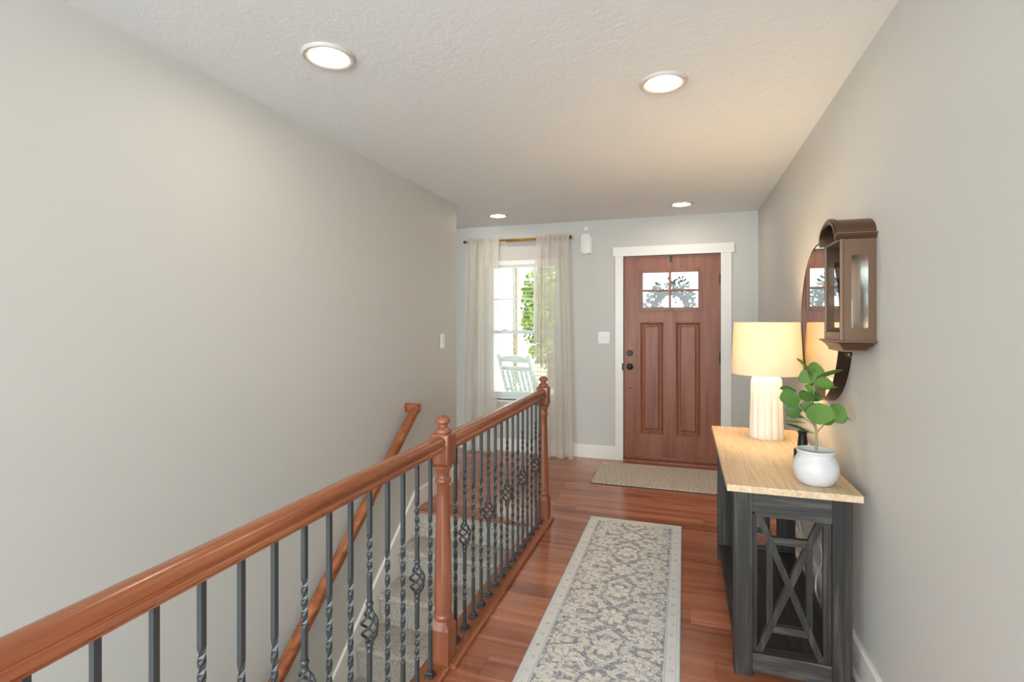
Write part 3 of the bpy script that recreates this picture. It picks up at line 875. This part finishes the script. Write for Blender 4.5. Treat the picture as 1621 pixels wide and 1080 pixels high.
# cord from the lamp, over the back edge, down the wall behind the table
pts = [(0.447, 3.242, CT + 0.0045), (0.462, 3.34, CT + 0.0042), (0.470, 3.395, CT + 0.005), (0.475, 3.408, CT - 0.02), (0.52, 3.412, 0.60), (0.615, 3.44, 0.40), (0.634, 3.40, 0.24), (0.630, 3.25, 0.20), (0.626, 3.0, 0.30), (0.612, 2.80, 0.34), (0.610, 2.745, 0.285), (0.612, 2.83, 0.20), (0.612, 2.872, 0.15), (0.612, 2.885, 0.09), (0.612, 2.83, 0.055), (0.614, 2.74, 0.10), (0.624, 2.62, 0.22), (0.634, 2.56, 0.30)]
def smooth_pts(p, n=6):
    p = [Vector(q) for q in p]; out = []
    for i in range(len(p) - 1):
        a, b_, c_, d_ = p[max(i - 1, 0)], p[i], p[i + 1], p[min(i + 2, len(p) - 1)]
        for k in range(n):
            t = k / n
            out.append(0.5 * ((2 * b_) + (c_ - a) * t + (2 * a - 5 * b_ + 4 * c_ - d_) * t * t + (3 * b_ - a - 3 * c_ + d_) * t ** 3))
    out.append(p[-1]); return out
cord = obj('lamp_cord', tube(B(), smooth_pts(pts), 0.0038, 6), m_cord, None, 60)
tag(cord, 'white power cord hanging behind the charcoal console table', 'cord')
outlet = thing('wall_outlet', 'white wall outlet with plug behind the console table', 'outlet', (WX, 2.56, 0.32))
obj('cover_plate', bx(-0.006, -0.0002, -0.036, 0.036, -0.058, 0.058, bev=0.002), m_white_plastic, outlet)
obj('socket_face', bx(-0.008, -0.006, -0.017, 0.017, 0.008, 0.036), m_white_plastic, outlet)
obj('plug', bx(-0.030, -0.006, -0.015, 0.015, -0.034, -0.006, bev=0.003), m_cord, outlet)

# ================================================================== POTTED PLANT
pot_loc = Vector((0.490, 2.31, CT + 0.0003))
plant = thing('potted_plant', 'small green leafy plant in a round white pot on console', 'plant', pot_loc)
prof_p = [(0.0, 0.0), (0.052, 0.0), (0.060, 0.004), (0.074, 0.025), (0.082, 0.050), (0.081, 0.072), (0.073, 0.094), (0.066, 0.106), (0.064, 0.114), (0.066, 0.122), (0.069, 0.128), (0.067, 0.132), (0.062, 0.131), (0.059, 0.122), (0.059, 0.108), (0.0, 0.108)]
obj('pot', lathe(B(), prof_p, 40), m_ceramic, plant, 50)
obj('soil', lathe(B(), [(0.0, 0.112), (0.030, 0.113), (0.0588, 0.111), (0.0588, 0.1085), (0, 0.1085)], 24), m_soil, plant, 60)
RV = Vector((math.cos(PSI), math.sin(PSI), 0)); FV = Vector((-math.sin(PSI), math.cos(PSI), 0)); UV = Vector((0, 0, 1))
def pl(zx, zy, dep=0.0):        # crop pixels -> plant-local metres (dep towards +view direction)
    return RV * ((zx / 4.906 + 1210 - 1291) / 405) + UV * (0.128 + (716 - (zy / 4.906 + 560)) / 405) + FV * dep
b = B()
tube(b, [pl(402, 765), pl(404, 660), pl(400, 600), pl(392, 520, 0.004), pl(385, 400, 0.008), pl(388, 300, 0.006), pl(392, 230, 0.002)], [0.0052, 0.0048, 0.0045, 0.004, 0.0035, 0.003, 0.0022], 8)
for br in ([(400, 610, 0), (350, 520, -0.01), (300, 470, -0.018), (240, 410, -0.02)], [(402, 630, 0), (440, 590, 0.0), (470, 550, -0.006), (490, 535, -0.01)], [(396, 580, 0), (360, 545, 0.012), (320, 520, 0.02)], [(390, 500, 0), (370, 440, -0.018), (360, 410, -0.02)], [(398, 640, 0), (370, 620, 0.01), (340, 600, 0.016)]):
    tube(b, [pl(*q) for q in br], [0.0036, 0.0028, 0.0024, 0.002][:len(br)], 6)
obj('stem', b, m_stem, plant, 60)
def leaf(base, tip, wid, face, curl=0.12, cup=0.18):
    """leaf blade from base to tip, blade normal roughly along face"""
    base, tip, face = Vector(base), Vector(tip), Vector(face)
    ax = tip - base; L = ax.length; t = ax.normalized()
    n = (face - t * face.dot(t)).normalized(); s = t.cross(n)
    b = B(); NU, NV = 9, 6; rows = []
    for i in range(NU + 1):
        f = i / NU
        wv_ = wid * 0.5 * (math.sin(PI * min(1, f * 0.94 + 0.03)) ** 0.74) * (0.92 + 0.22 * f)
        row = []
        for j in range(NV + 1):
            g = j / NV * 2 - 1
            p = base + t * (L * f) + s * (wv_ * g) + n * (-curl * L * (f - 0.3) ** 2 + cup * wv_ * abs(g) ** 1.5)
            row.append(b.verts.new(p))
        rows.append(row)
    for i in range(NU):
        for j in range(NV): b.faces.new((rows[i][j], rows[i][j + 1], rows[i + 1][j + 1], rows[i + 1][j]))
    bmesh.ops.solidify(b, geom=b.faces[:], thickness=0.0008)
    o = obj('leaf', b, m_leaf, plant, 60)
    return o
TC = -FV            # towards the camera
px_ = lambda a: a / 4.906 / 405
leaves = [((385, 200, 0), (238, 44, -0.02), 62, TC * 0.5 + RV * 0.6 + UV * 0.5),
          ((385, 235, 0.01), (425, 84, 0.02), 125, TC + RV * 0.3),
          ((390, 240, 0.01), (330, 150, 0.03), 100, TC + RV * -0.4),
          ((395, 215, 0), (622, 128, 0.01), 40, UV * 0.9 + TC * 0.25),
          ((370, 245, -0.012), (500, 235, -0.03), 80, TC * 0.8 + UV * 0.7),
          ((400, 300, 0), (582, 266, 0.01), 42, UV + TC * 0.3),
          ((250, 365, -0.02), (88, 350, -0.035), 108, TC * 0.9 + UV * 0.5),
          ((270, 310, 0.02), (150, 288, 0.03), 60, UV * 0.8 + TC * 0.35),
          ((365, 330, -0.012), (245, 352, -0.03), 82, TC * 0.7 + UV * 0.8),
          ((268, 340, 0.02), (240, 408, 0.012), 60, TC + RV * 0.6),
          ((280, 450, -0.005), (178, 452, 0.01), 92, TC + UV * 0.2 - RV * 0.2),
          ((378, 390, -0.022), (392, 545, -0.05), 168, TC * 0.95 + UV * 0.45),
          ((420, 470, -0.012), (490, 545, -0.034), 100, TC + RV * 0.2 + UV * 0.3),
          ((490, 520, -0.008), (598, 430, -0.02), 122, TC * 0.9 + RV * 0.3 + UV * 0.2),
          ((590, 500, 0.0), (702, 540, 0.01), 40, UV * 1.0 + TC * 0.35),
          ((340, 520, 0.02), (196, 496, 0.02), 52, UV * 0.8 + TC * 0.3),
          ((345, 560, 0.016), (180, 545, 0.03), 30, UV + TC * 0.2),
          ((385, 640, 0.01), (190, 558, 0.02), 36, UV * 0.9 + TC * 0.3 - RV * 0.2),
          ((385, 385, 0.0), (420, 300, 0.018), 90, TC + RV * 0.4),
          ((345, 470, -0.004), (310, 385, 0.0), 76, TC * 0.8 - RV * 0.5),
          ((350, 315, 0.0), (372, 258, 0.012), 66, TC + UV * 0.1),
          ((430, 380, 0.006), (418, 320, 0.02), 60, TC + RV * 0.5)]
for bs, tp_, wd, fc in leaves:
    leaf(pl(*bs), pl(*tp_), px_(wd) * 1.42, fc)

# ================================================================== BLACK CANDLE HOLDER behind the plant
orn = tag(obj('black_vase', lathe(B(), [(0, 0), (0.036, 0), (0.037, 0.004), (0.036, 0.050), (0.033, 0.054), (0.022, 0.058), (0.020, 0.090), (0.017, 0.120), (0.020, 0.135), (0.017, 0.138), (0, 0.132)], 24), m_black, None, 35),
          'small black flared candle holder standing behind the potted plant', 'ornament')
orn.location = (0.512, 2.66, CT + 0.0003)

# ================================================================== ROUND MIRROR
MC = Vector((WX, 2.83, 1.392)); MR = 0.372
mir = thing('round_mirror', 'large round mirror with deep dark bronze rim on grey wall', 'mirror', MC)
b = lathe(B(), [(MR, 0.0005), (MR, 0.050), (MR - 0.002, 0.0515), (MR - 0.005, 0.050), (MR - 0.005, 0.046), (MR - 0.008, 0.0005), (MR, 0.0005)], 96, cap=False)
o = obj('rim', b, m_dark_bronze, mir, 30); o.rotation_euler = (0, -PI / 2, 0)
b = lathe(B(), [(0, 0.048), (MR - 0.006, 0.048), (MR - 0.006, 0.042), (0, 0.042)], 96)
o = obj('mirror_glass', b, m_mirror, mir, 30); o.rotation_euler = (0, -PI / 2, 0)

# ================================================================== WALL LANTERN (box sconce with arched roof)
SXf = 0.546; sy0, sy1, sz0, sz1 = 2.195, 2.425, 1.322, 1.700
sc = thing('wall_lantern', 'bronze box wall sconce with arched roof and glass sides', 'wall lantern', (WX, (sy0 + sy1) / 2, 1.5))
so = Vector(sc.location)
def spart(name, b, m, smooth=None, parent=None):
    bmesh.ops.translate(b, verts=b.verts[:], vec=-so)
    return obj(name, b, m, parent or sc, smooth)
spart('back_plate', bx(WX - 0.006, WX - 0.0003, sy0 + 0.0045, sy1 - 0.0045, sz0, sz1), Mat('silvered_reflector', (226, 229, 232), 0.16, metal=1.0).m)
def side_panel(y0, y1):
    xa, xb, za, zb = SXf + 0.012, WX - 0.0004, sz0, sz1
    xm, hw, hz0, hz1, r = (xa + xb) / 2 - 0.001, 0.027, sz0 + 0.045, sz1 - 0.066, 0.006
    inner = []
    for cx_, cz_, a0 in ((xm + hw - r, hz1 - r, 0), (xm - hw + r, hz1 - r, 90), (xm - hw + r, hz0 + r, 180), (xm + hw - r, hz0 + r, 270)):
        for k in range(4):
            a = R_(a0 + k * 30); inner.append((cx_ + r * math.cos(a), cz_ + r * math.sin(a)))
    outer = []
    for (x, z) in ((xb, zb), (xa, zb), (xa, za), (xb, za)): outer += [(x, z)]
    b = B()
    for y, flip in ((y0, 0), (y1, 1)):
        iv = [b.verts.new((x, y, z)) for x, z in inner]; ov = [b.verts.new((x, y, z)) for x, z in outer]
        for c_ in range(4):
            nx = (c_ + 1) % 4
            for k in range(3): b.faces.new((iv[c_ * 4 + k], iv[c_ * 4 + k + 1], ov[c_]))
            b.faces.new((iv[c_ * 4 + 3], iv[nx * 4], ov[nx], ov[c_]))
        if not flip: f0 = (iv, ov)
        else: f1 = (iv, ov)
    for A_, B_ in zip(f0, f1):
        n = len(A_)
        for k in range(n): b.faces.new((A_[k], A_[(k + 1) % n], B_[(k + 1) % n], B_[k]))
    p = spart('side_panel', b, m_bronze)
    spart('side_glass', bx(xm - hw, xm + hw, (y0 + y1) / 2 - 0.0008, (y0 + y1) / 2 + 0.0008, hz0, hz1), m_glass, None, p)
side_panel(sy0, sy0 + 0.004); side_panel(sy1 - 0.004, sy1)
# front door frame and glass
b = B()
box(b, SXf, SXf + 0.012, sy0 - 0.002, sy0 + 0.014, sz0, sz1, bev=0.002); box(b, SXf, SXf + 0.012, sy1 - 0.014, sy1 + 0.002, sz0, sz1, bev=0.002)
box(b, SXf, SXf + 0.010, sy0 + 0.014, sy1 - 0.014, sz0, sz0 + 0.030); box(b, SXf, SXf + 0.010, sy0 + 0.014, sy1 - 0.014, sz1 - 0.012, sz1)
ff = spart('front_frame', b, m_bronze)
spart('front_glass', bx(SXf + 0.004, SXf + 0.006, sy0 + 0.014, sy1 - 0.014, sz0 + 0.030, sz1 - 0.012), m_glass, None, ff)
# cornice mouldings on the two sides and barrel roof
for s, y in ((-1, sy0), (1, sy1)):
    pr = [(0, 0), (0.004, 0.002), (0.006, 0.007), (0.011, 0.010), (0.013, 0.016), (0.016, 0.018), (0.016, 0.022), (-0.012, 0.022), (-0.012, 0)]
    spart('cornice', prism(B(), pr, (SXf - 0.018, y, sz1 - 0.006), (WX - 0.0005, y, sz1 - 0.006), (0, s, 0), (0, 0, 1)), m_bronze, 40)
yc = (sy0 + sy1) / 2; hw = (sy1 - sy0) / 2 + 0.002
def archpts(hwid, rise, z):
    return [(yc - hwid * math.cos(PI * k / 20), z + rise * math.sin(PI * k / 20)) for k in range(21)]
def arch(name, hwid, rise, t, x0, x1, m):
    o_ = archpts(hwid, rise, sz1 + 0.016); i_ = archpts(hwid - t, rise - t, sz1 + 0.016)
    b = B()
    ov = [[b.verts.new((x, y, z)) for y, z in o_] for x in (x0, x1)]; iv = [[b.verts.new((x, y, z)) for y, z in i_] for x in (x0, x1)]
    for k in range(20):
        b.faces.new((ov[0][k], ov[0][k + 1], ov[1][k + 1], ov[1][k])); b.faces.new((iv[0][k], iv[0][k + 1], iv[1][k + 1], iv[1][k]))
        b.faces.new((ov[0][k], ov[0][k + 1], iv[0][k + 1], iv[0][k])); b.faces.new((ov[1][k], ov[1][k + 1], iv[1][k + 1], iv[1][k]))
    for e in (0, 20): b.faces.new((ov[0][e], ov[1][e], iv[1][e], iv[0][e]))
    return spart(name, b, m, 40)
arch('barrel_roof', hw, 0.066, 0.003, SXf - 0.004, WX - 0.0005, m_bronze)
arch('arch_moulding', hw + 0.004, 0.071, 0.022, SXf - 0.016, SXf - 0.004, m_bronze)
arch('arch_bead', hw - 0.004, 0.062, 0.010, SXf - 0.021, SXf - 0.016, m_bronze)
# tray with coved underside and ball finial
levels = [(0.016, sz0), (0.016, sz0 - 0.006), (0.008, sz0 - 0.010), (0.000, sz0 - 0.018), (-0.008, sz0 - 0.028), (-0.012, sz0 - 0.036), (-0.012, sz0 - 0.042)]
b = B(); rg = []
for d, z in levels:
    rg.append([b.verts.new(p) for p in ((SXf - d, sy0 - d, z), (WX - 0.0005 - (0.016 - d) * 0.9, sy0 - d, z), (WX - 0.0005 - (0.016 - d) * 0.9, sy1 + d, z), (SXf - d, sy1 + d, z))])
for p, q in zip(rg, rg[1:]):
    for k in range(4): b.faces.new((p[k], p[(k + 1) % 4], q[(k + 1) % 4], q[k]))
b.faces.new(rg[0]); b.faces.new(rg[-1][::-1])
spart('tray', b, m_bronze)
b = lathe(B(), [(0.0, -0.028), (0.006, -0.027), (0.011, -0.021), (0.0125, -0.014), (0.010, -0.006), (0.005, -0.003), (0.004, 0.002), (0, 0.002)], 18, cx=0.603, cy=yc, cz=sz0 - 0.042)
spart('ball_finial', b, m_bronze, 60)
b = lathe(B(), [(0.0, 0.0), (0.014, 0.0), (0.014, 0.150), (0.010, 0.154), (0.0, 0.154)], 18, cx=0.603, cy=yc, cz=sz0 + 0.0003)
spart('candle_tube', b, m_white_plastic, 40)

# ================================================================== SWITCHES, CHIME
sw = thing('light_switch', 'white two-toggle switch plate beside the front door', 'light switch', (-0.772, BY, 1.232))
obj('cover_plate', bx(-0.058, 0.058, -0.006, -0.0002, -0.060, 0.060, bev=0.002), m_white_plastic, sw)
for x in (-0.023, 0.023):
    t1 = obj('toggle', bx(x - 0.006, x + 0.006, -0.020, -0.006, -0.006, 0.016), m_white_plastic, sw)
sw2 = thing('stair_light_switch', 'white rocker switch plate on the end of the stair wall', 'light switch', (LX, 3.95, 1.232))
obj('cover_plate', bx(0.0002, 0.006, -0.037, 0.037, -0.062, 0.062, bev=0.002), m_white_plastic, sw2)
for z in (-0.028, 0.028):
    o = obj('rocker', prism(B(), [(0.006, -0.023), (0.013, -0.021), (0.0075, 0.023), (0.006, 0.023)], (0, -0.017, z), (0, 0.017, z), (1, 0, 0), (0, 0, 1)), m_white_plastic, sw2)
def rrect(w, h, r, n=8):
    out = []
    for cx_, cz_, a0 in ((w - r, h - r, 0), (-w + r, h - r, 90), (-w + r, -h + r, 180), (w - r, -h + r, 270)):
        for k in range(n + 1):
            a = R_(a0 + 90 * k / n); out.append((cx_ + r * math.cos(a), cz_ + r * math.sin(a)))
    return out
ch = thing('wall_speaker', 'small white rounded wireless unit mounted high on front wall', 'wall unit', (-0.953, BY, 2.195))
b = B()
for sc_, y in ((1.0, -0.0003), (1.0, -0.030)): pass
rings = []
for (ins, y) in ((0.0, -0.0003), (0.0, -0.030), (0.004, -0.037), (0.010, -0.040)):
    rings.append([b.verts.new((x * (1 - ins / 0.058), y, z * (1 - ins / 0.108))) for x, z in rrect(0.058, 0.108, 0.042)])
for p, q in zip(rings, rings[1:]):
    n = len(p)
    for k in range(n): b.faces.new((p[k], p[(k + 1) % n], q[(k + 1) % n], q[k]))
b.faces.new(rings[0]); b.faces.new(rings[-1])
obj('housing', b, m_white_plastic, ch, 40)
obj('mount_base', bx(-0.048, 0.066, -0.020, -0.0004, -0.100, 0.06, bev=0.004), m_white_plastic, ch)
sn = tag(obj('wall_sensor', bx(-0.021, 0.021, -0.016, -0.0003, -0.020, 0.020, bev=0.003), m_white_plastic), 'tiny square white sensor above the rounded wall unit', 'sensor')
sn.location = (-0.950, BY, 2.350)

# ================================================================== CURTAINS, ROD, BLIND
RODY, RODZ = BY - 0.085, 2.262
rod = thing('curtain_rod', 'thin brass curtain rod with black ends above the window', 'curtain rod', ((NX0 + NX1) / 2, BY, RODZ))
rl = Vector(rod.location)
def rpart(name, b, m, sm=40, parent=None):
    bmesh.ops.translate(b, verts=b.verts[:], vec=-rl); return obj(name, b, m, parent or rod, sm)
rx0, rx1 = -2.27, -1.107
rpart('rod', tube(B(), [(rx0, RODY, RODZ), (rx1, RODY, RODZ)], 0.0105, 14), m_brass)
rpart('inner_rod', tube(B(), [(-1.80, RODY, RODZ - 0.016), (-1.60, RODY, RODZ - 0.016), (rx1 + 0.02, RODY, RODZ - 0.016)], 0.0075, 12), m_brass)
for x, s in ((rx0, -1), (rx1, 1)):
    b = lathe(B(), [(0, 0), (0.016, 0), (0.016, 0.012), (0.011, 0.016), (0, 0.016)], 14)
    bmesh.ops.transform(b, matrix=Matrix.Translation((x, RODY, RODZ)) @ Matrix.Rotation(s * PI / 2, 4, 'Y'), verts=b.verts[:])
    rpart('end_cap', b, m_black)
    rpart('bracket', tube(B(), [(x - s * 0.02, BY - 0.0005, RODZ - 0.010), (x - s * 0.02, RODY, RODZ - 0.012)], 0.006, 8), m_black)

def curtain(label, xt0, xt1, xb0, xb1, nf, seed, pleats):
    rg_ = random.Random(seed)
    ph = [rg_.uniform(-0.5, 0.5) for _ in range(12)]
    NU, NV = 150, 46
    zt, zb2 = RODZ + 0.034, 0.004
    b = B(); rows = []
    for j in range(NV + 1):
        v_ = j / NV
        z = zt + (zb2 - zt) * v_
        row = []
        open_ = min(1.0, v_ / 0.10)
        for i in range(NU + 1):
            u_ = i / NU
            e = u_ + 0.035 * math.sin(5 * u_ + ph[0] * 4 + 1.2 * v_) + 0.02 * math.sin(11 * u_ + ph[4] * 6)
            xa = xt0 + (xt1 - xt0) * u_; xb = xb0 + (xb1 - xb0) * u_
            s = v_ ** 0.8
            x = xa + (xb - xa) * s
            w1 = math.sin(2 * PI * nf * e + ph[1] * 3); w2 = math.sin(2 * PI * (nf * 1.7) * e + ph[2] * 3 + v_ * 0.8)
            w3 = math.sin(2 * PI * (nf * 0.45) * e + ph[5] * 3)
            amp = 0.003 + 0.025 * open_ * (0.7 + 0.5 * w3)
            y = amp * w1 + 0.006 * w2 * open_
            # tight pinch pleats at the heading, easing out below
            pz = max(0.0, 1 - v_ / 0.16)
            pl_ = math.sin(2 * PI * pleats * u_)
            y += pz * 0.011 * (abs(pl_) ** 0.5) * (1 if pl_ > 0 else -1)
            x += 0.007 * open_ * math.sin(4 * PI * nf * e + ph[3])
            zz = z
            if j == NV: zz += 0.004 + 0.004 * w1
            row.append(b.verts.new((x, RODY - 0.030 - 0.026 * open_ + y, zz)))
        rows.append(row)
    for j in range(NV):
        for i in range(NU): b.faces.new((rows[j][i], rows[j][i + 1], rows[j + 1][i + 1], rows[j + 1][i]))
    o = obj('curtain', b, m_curtain, None, 180)
    return tag(o, label, 'curtain', 'linen curtains at the window')
curtain('sheer cream linen curtain hanging beside the end of the stair wall', -2.225, -1.862, -2.27, -1.885, 4.2, 3, 7)
curtain('sheer cream linen curtain hanging between the window and the front door', -1.455, -1.105, -1.475, -1.055, 3.8, 8, 7)

bl = thing('window_blind', 'white horizontal slat blind hanging open in the window', 'blind', ((NX0 + NX1) / 2, BY + 0.026, NZ1))
b_off = Vector(bl.location)
obj('head_rail', bx(-0.41, 0.41, -0.024, 0.024, -0.048, -0.0005), m_slat, bl)
hs = 0.405
slat_me = None
b = B(); prof_s = [(-0.0235, -0.0010), (-0.012, 0.0012), (0, 0.002), (0.012, 0.0012), (0.0235, -0.0010), (0.0235, -0.0030), (0.012, -0.0008), (0, 0.0), (-0.012, -0.0008), (-0.0235, -0.0030)]
prism(b, prof_s, (-hs, 0, 0), (hs, 0, 0), (0, 1, 0), (0, 0, 1))
s0 = obj('slat', b, m_slat, bl)
nsl = 32; z_first = -0.075; dzs = (NZ1 - NZ0 - 0.13) / nsl
for k in range(nsl):
    o = s0 if k == 0 else s0.copy()
    if k: C.objects.link(o); o.parent = bl
    o.location = (0, 0, z_first - dzs * k)
obj('bottom_rail', bx(-0.405, 0.405, -0.022, 0.022, -(NZ1 - NZ0) + 0.012, -(NZ1 - NZ0) + 0.030, bev=0.003), m_slat, bl)
for x in (-0.28, 0.28):
    obj('ladder_cord', tube(B(), [(x, -0.025, -0.048), (x, -0.025, -(NZ1 - NZ0) + 0.03)], 0.0012, 5), m_slat, bl)

# ================================================================== WREATH ON THE DOOR (outside) + HANGER
wy = FY + th + 0.045
hang = thing('wreath_hanger', 'black metal over-door hook above the front door glass', 'hook', (-0.12, FY - 0.004, 2.03))
b = B(); box(b, -0.010, 0.010, -0.0015, 0.0025, -0.050, 0.0145)
obj('hook_strap', b, m_black, hang)
wr = thing('door_wreath', 'green leafy wreath hanging outside behind the door glass', 'wreath', (-0.125, wy + 0.03, 1.53))
b = B(); WRr = 0.155
tube(b, [(WRr * math.cos(2 * PI * k / 40), 0, WRr * math.sin(2 * PI * k / 40)) for k in range(41)], 0.026, 8, cap=False)
obj('wreath_ring', b, m_wreath_ring, wr, 60)
rg_ = random.Random(12)
b = B()
for k in range(520):
    a = rg_.uniform(0, 2 * PI); r = WRr + rg_.gauss(0.050, 0.042); L = rg_.uniform(0.04, 0.07); wd = L * 0.42
    c_ = Vector((r * math.cos(a), rg_.uniform(-0.022, 0.03), r * math.sin(a)))
    d_ = Vector((math.cos(a + rg_.uniform(-1.2, 1.2)), rg_.uniform(-0.4, 0.4), math.sin(a + rg_.uniform(-1.2, 1.2)))).normalized()
    s_ = d_.cross(Vector((rg_.uniform(-.5, .5), -1, rg_.uniform(-.5, .5)))).normalized()
    vs = [b.verts.new(c_ - d_ * L / 2), b.verts.new(c_ + s_ * wd / 2), b.verts.new(c_ + d_ * L / 2), b.verts.new(c_ - s_ * wd / 2)]
    b.faces.new(vs)
o = obj('wreath_leaves', b, m_wreath_leaf, wr); o['kind'] = 'stuff'

# ================================================================== OUTSIDE
PZ0 = -0.12
struct(obj('floor_porch', bx(-2.9, 2.2, BY + 0.15, 7.6, -0.30, PZ0), m_concrete))
struct(obj('ground', bx(-30, 30, 7.6, 60, -0.45, -0.32), m_lawn))
struct(obj('ceiling_porch', bx(-2.9, 2.2, BY + 0.15, 7.6, 2.55, 2.68), m_siding))
for x in (-1.02, 2.05):
    p = thing('porch_post', 'square white post at the %s' % ('middle of the porch' if x < 0 else 'far end of the porch'), 'post', (x, 7.48, PZ0))
    obj('shaft', bx(-0.065, 0.065, -0.065, 0.065, 0.0, 2.67), m_siding, p)
    obj('plinth', bx(-0.085, 0.085, -0.085, 0.085, 0.0, 0.18), m_siding, p)
wing = tag(thing('house_wing', '', ''), 'white clapboard wing of the house beyond the porch', 'house wall')
WY0, WY1, WXX = BY + 0.15, 9.0, -2.95
obj('wall_core', bx(WXX - 0.15, WXX, WY0, WY1, -0.32, 3.1), m_siding, wing)
b = prism(B(), [(0.0, 0.0), (0.020, 0.0), (0.006, 0.122), (0.0, 0.122)], (WXX, WY0, 0), (WXX, WY1, 0), (1, 0, 0), (0, 0, 1))
s0 = obj('siding_board', b, m_siding, wing); s0.location.z = -0.30
for k in range(1, 27):
    o = s0.copy(); C.objects.link(o); o.parent = wing; o.location.z = -0.30 + 0.122 * k
obj('downspout', bx(WXX + 0.005, WXX + 0.085, WY1, WY1 + 0.07, -0.30, 3.0), m_tan, wing)

# rocking chair on the porch
def rocking_chair(loc, rz):
    t = thing('rocking_chair', 'white slatted rocking chair on the porch outside the window', 'chair', loc, rz)
    # local: faces +y, origin on the ground
    def P(*a): return Vector(a)
    W = 0.26
    for s in (-1, 1):
        b = B(); pts = []
        for k in range(15):
            a = R_(-26 + 52 * k / 14); pts.append((s * W, -0.06 + 0.95 * math.sin(a), 0.950 - 0.95 * math.cos(a) + 0.017))
        for p, q in zip(pts, pts[1:]): bar(b, p, q, 0.034, 0.03, (1, 0, 0))
        obj('rocker', b, m_chairw, t)
        obj('leg', bar(B(), (s * W, 0.20, 0.055), (s * W, 0.22, 0.62), 0.036, 0.036, (1, 0, 0)), m_chairw, t)
        obj('leg', bar(B(), (s * W, -0.20, 0.045), (s * W, -0.24, 0.42), 0.036, 0.036, (1, 0, 0)), m_chairw, t)
        obj('back_post', bar(B(), (s * W, -0.22, 0.34), (s * W * 0.95, -0.50, 1.10), 0.034, 0.034, (1, 0, 0)), m_chairw, t)
        obj('armrest', bx(s * W - 0.045, s * W + 0.045, -0.33, 0.27, 0.62, 0.642, bev=0.006), m_chairw, t)
    for k in range(7):
        y = -0.20 + 0.066 * k
        obj('seat_slat', bx(-W, W, y, y + 0.052, 0.405 + 0.006 * k, 0.423 + 0.006 * k), m_chairw, t)
    d = P(0, -0.28, 0.76).normalized()
    for k in range(6):
        x = -0.19 + 0.076 * k
        a = P(x, -0.215, 0.42); obj('back_slat', bar(B(), a, a + d * 0.56, 0.046, 0.012, P(0, 0.76, 0.28).normalized()), m_chairw, t)
    for f, h in ((0.10, 0.05), (0.62, 0.055)):
        a = P(0, -0.215, 0.42) + d * (f * 0.85); obj('back_rail', bar(B(), a - P(W - 0.01, 0, 0), a + P(W - 0.01, 0, 0), h, 0.020, P(0, 0.76, 0.28).normalized()), m_chairw, t)
    a = P(0, -0.215, 0.42) + d * 0.62
    nrm = P(0, 0.76, 0.28).normalized()
    top = [(-W + 0.012, 0), (W - 0.012, 0)] + [((W - 0.012) * (1 - 2 * k / 10), 0.055 + 0.03 * math.sin(PI * k / 10)) for k in range(11)]
    obj('crest_rail', prism(B(), top, a - nrm * 0.012, a + nrm * 0.012, (1, 0, 0), d), m_chairw, t)
    return t
rocking_chair((-1.86, 6.72, PZ0), R_(-22))

# trees beyond the porch
def tree(label, loc, h, rad, n, seed):
    r_ = random.Random(seed)
    t = thing('garden_tree', label, 'tree', loc)
    obj('trunk', tube(B(), [(0, 0, 0), (0.05, 0, h * 0.3), (0.0, 0.05, h * 0.65), (0.03, 0, h * 0.9)], [0.11, 0.09, 0.06, 0.02], 8), m_bark, t, 60)
    b = B()
    for k in range(n):
        while True:
            q = Vector((r_.uniform(-1, 1), r_.uniform(-1, 1), r_.uniform(-1, 1)))
            if 0.2 < q.length < 1 and math.sin(7 * q.x + seed) * math.sin(6 * q.z + 1) * math.sin(5 * q.y) > -0.12: break
        c_ = Vector((q.x * rad, q.y * rad, h * 0.62 + q.z * h * 0.45))
        d1 = Vector((r_.uniform(-1, 1), r_.uniform(-1, 1), r_.uniform(-1, 1))).normalized(); d2 = d1.orthogonal().normalized()
        s = r_.uniform(0.05, 0.10)
        b.faces.new([b.verts.new(c_ + d1 * s), b.verts.new(c_ + d2 * s * 0.6), b.verts.new(c_ - d1 * s), b.verts.new(c_ - d2 * s * 0.6)])
    o = obj('foliage', b, m_foliage, t); o['kind'] = 'stuff'
tree('young green tree seen through the window past the clapboard wing', (-3.15, 12.6, -0.32), 3.2, 0.75, 2600, 2)
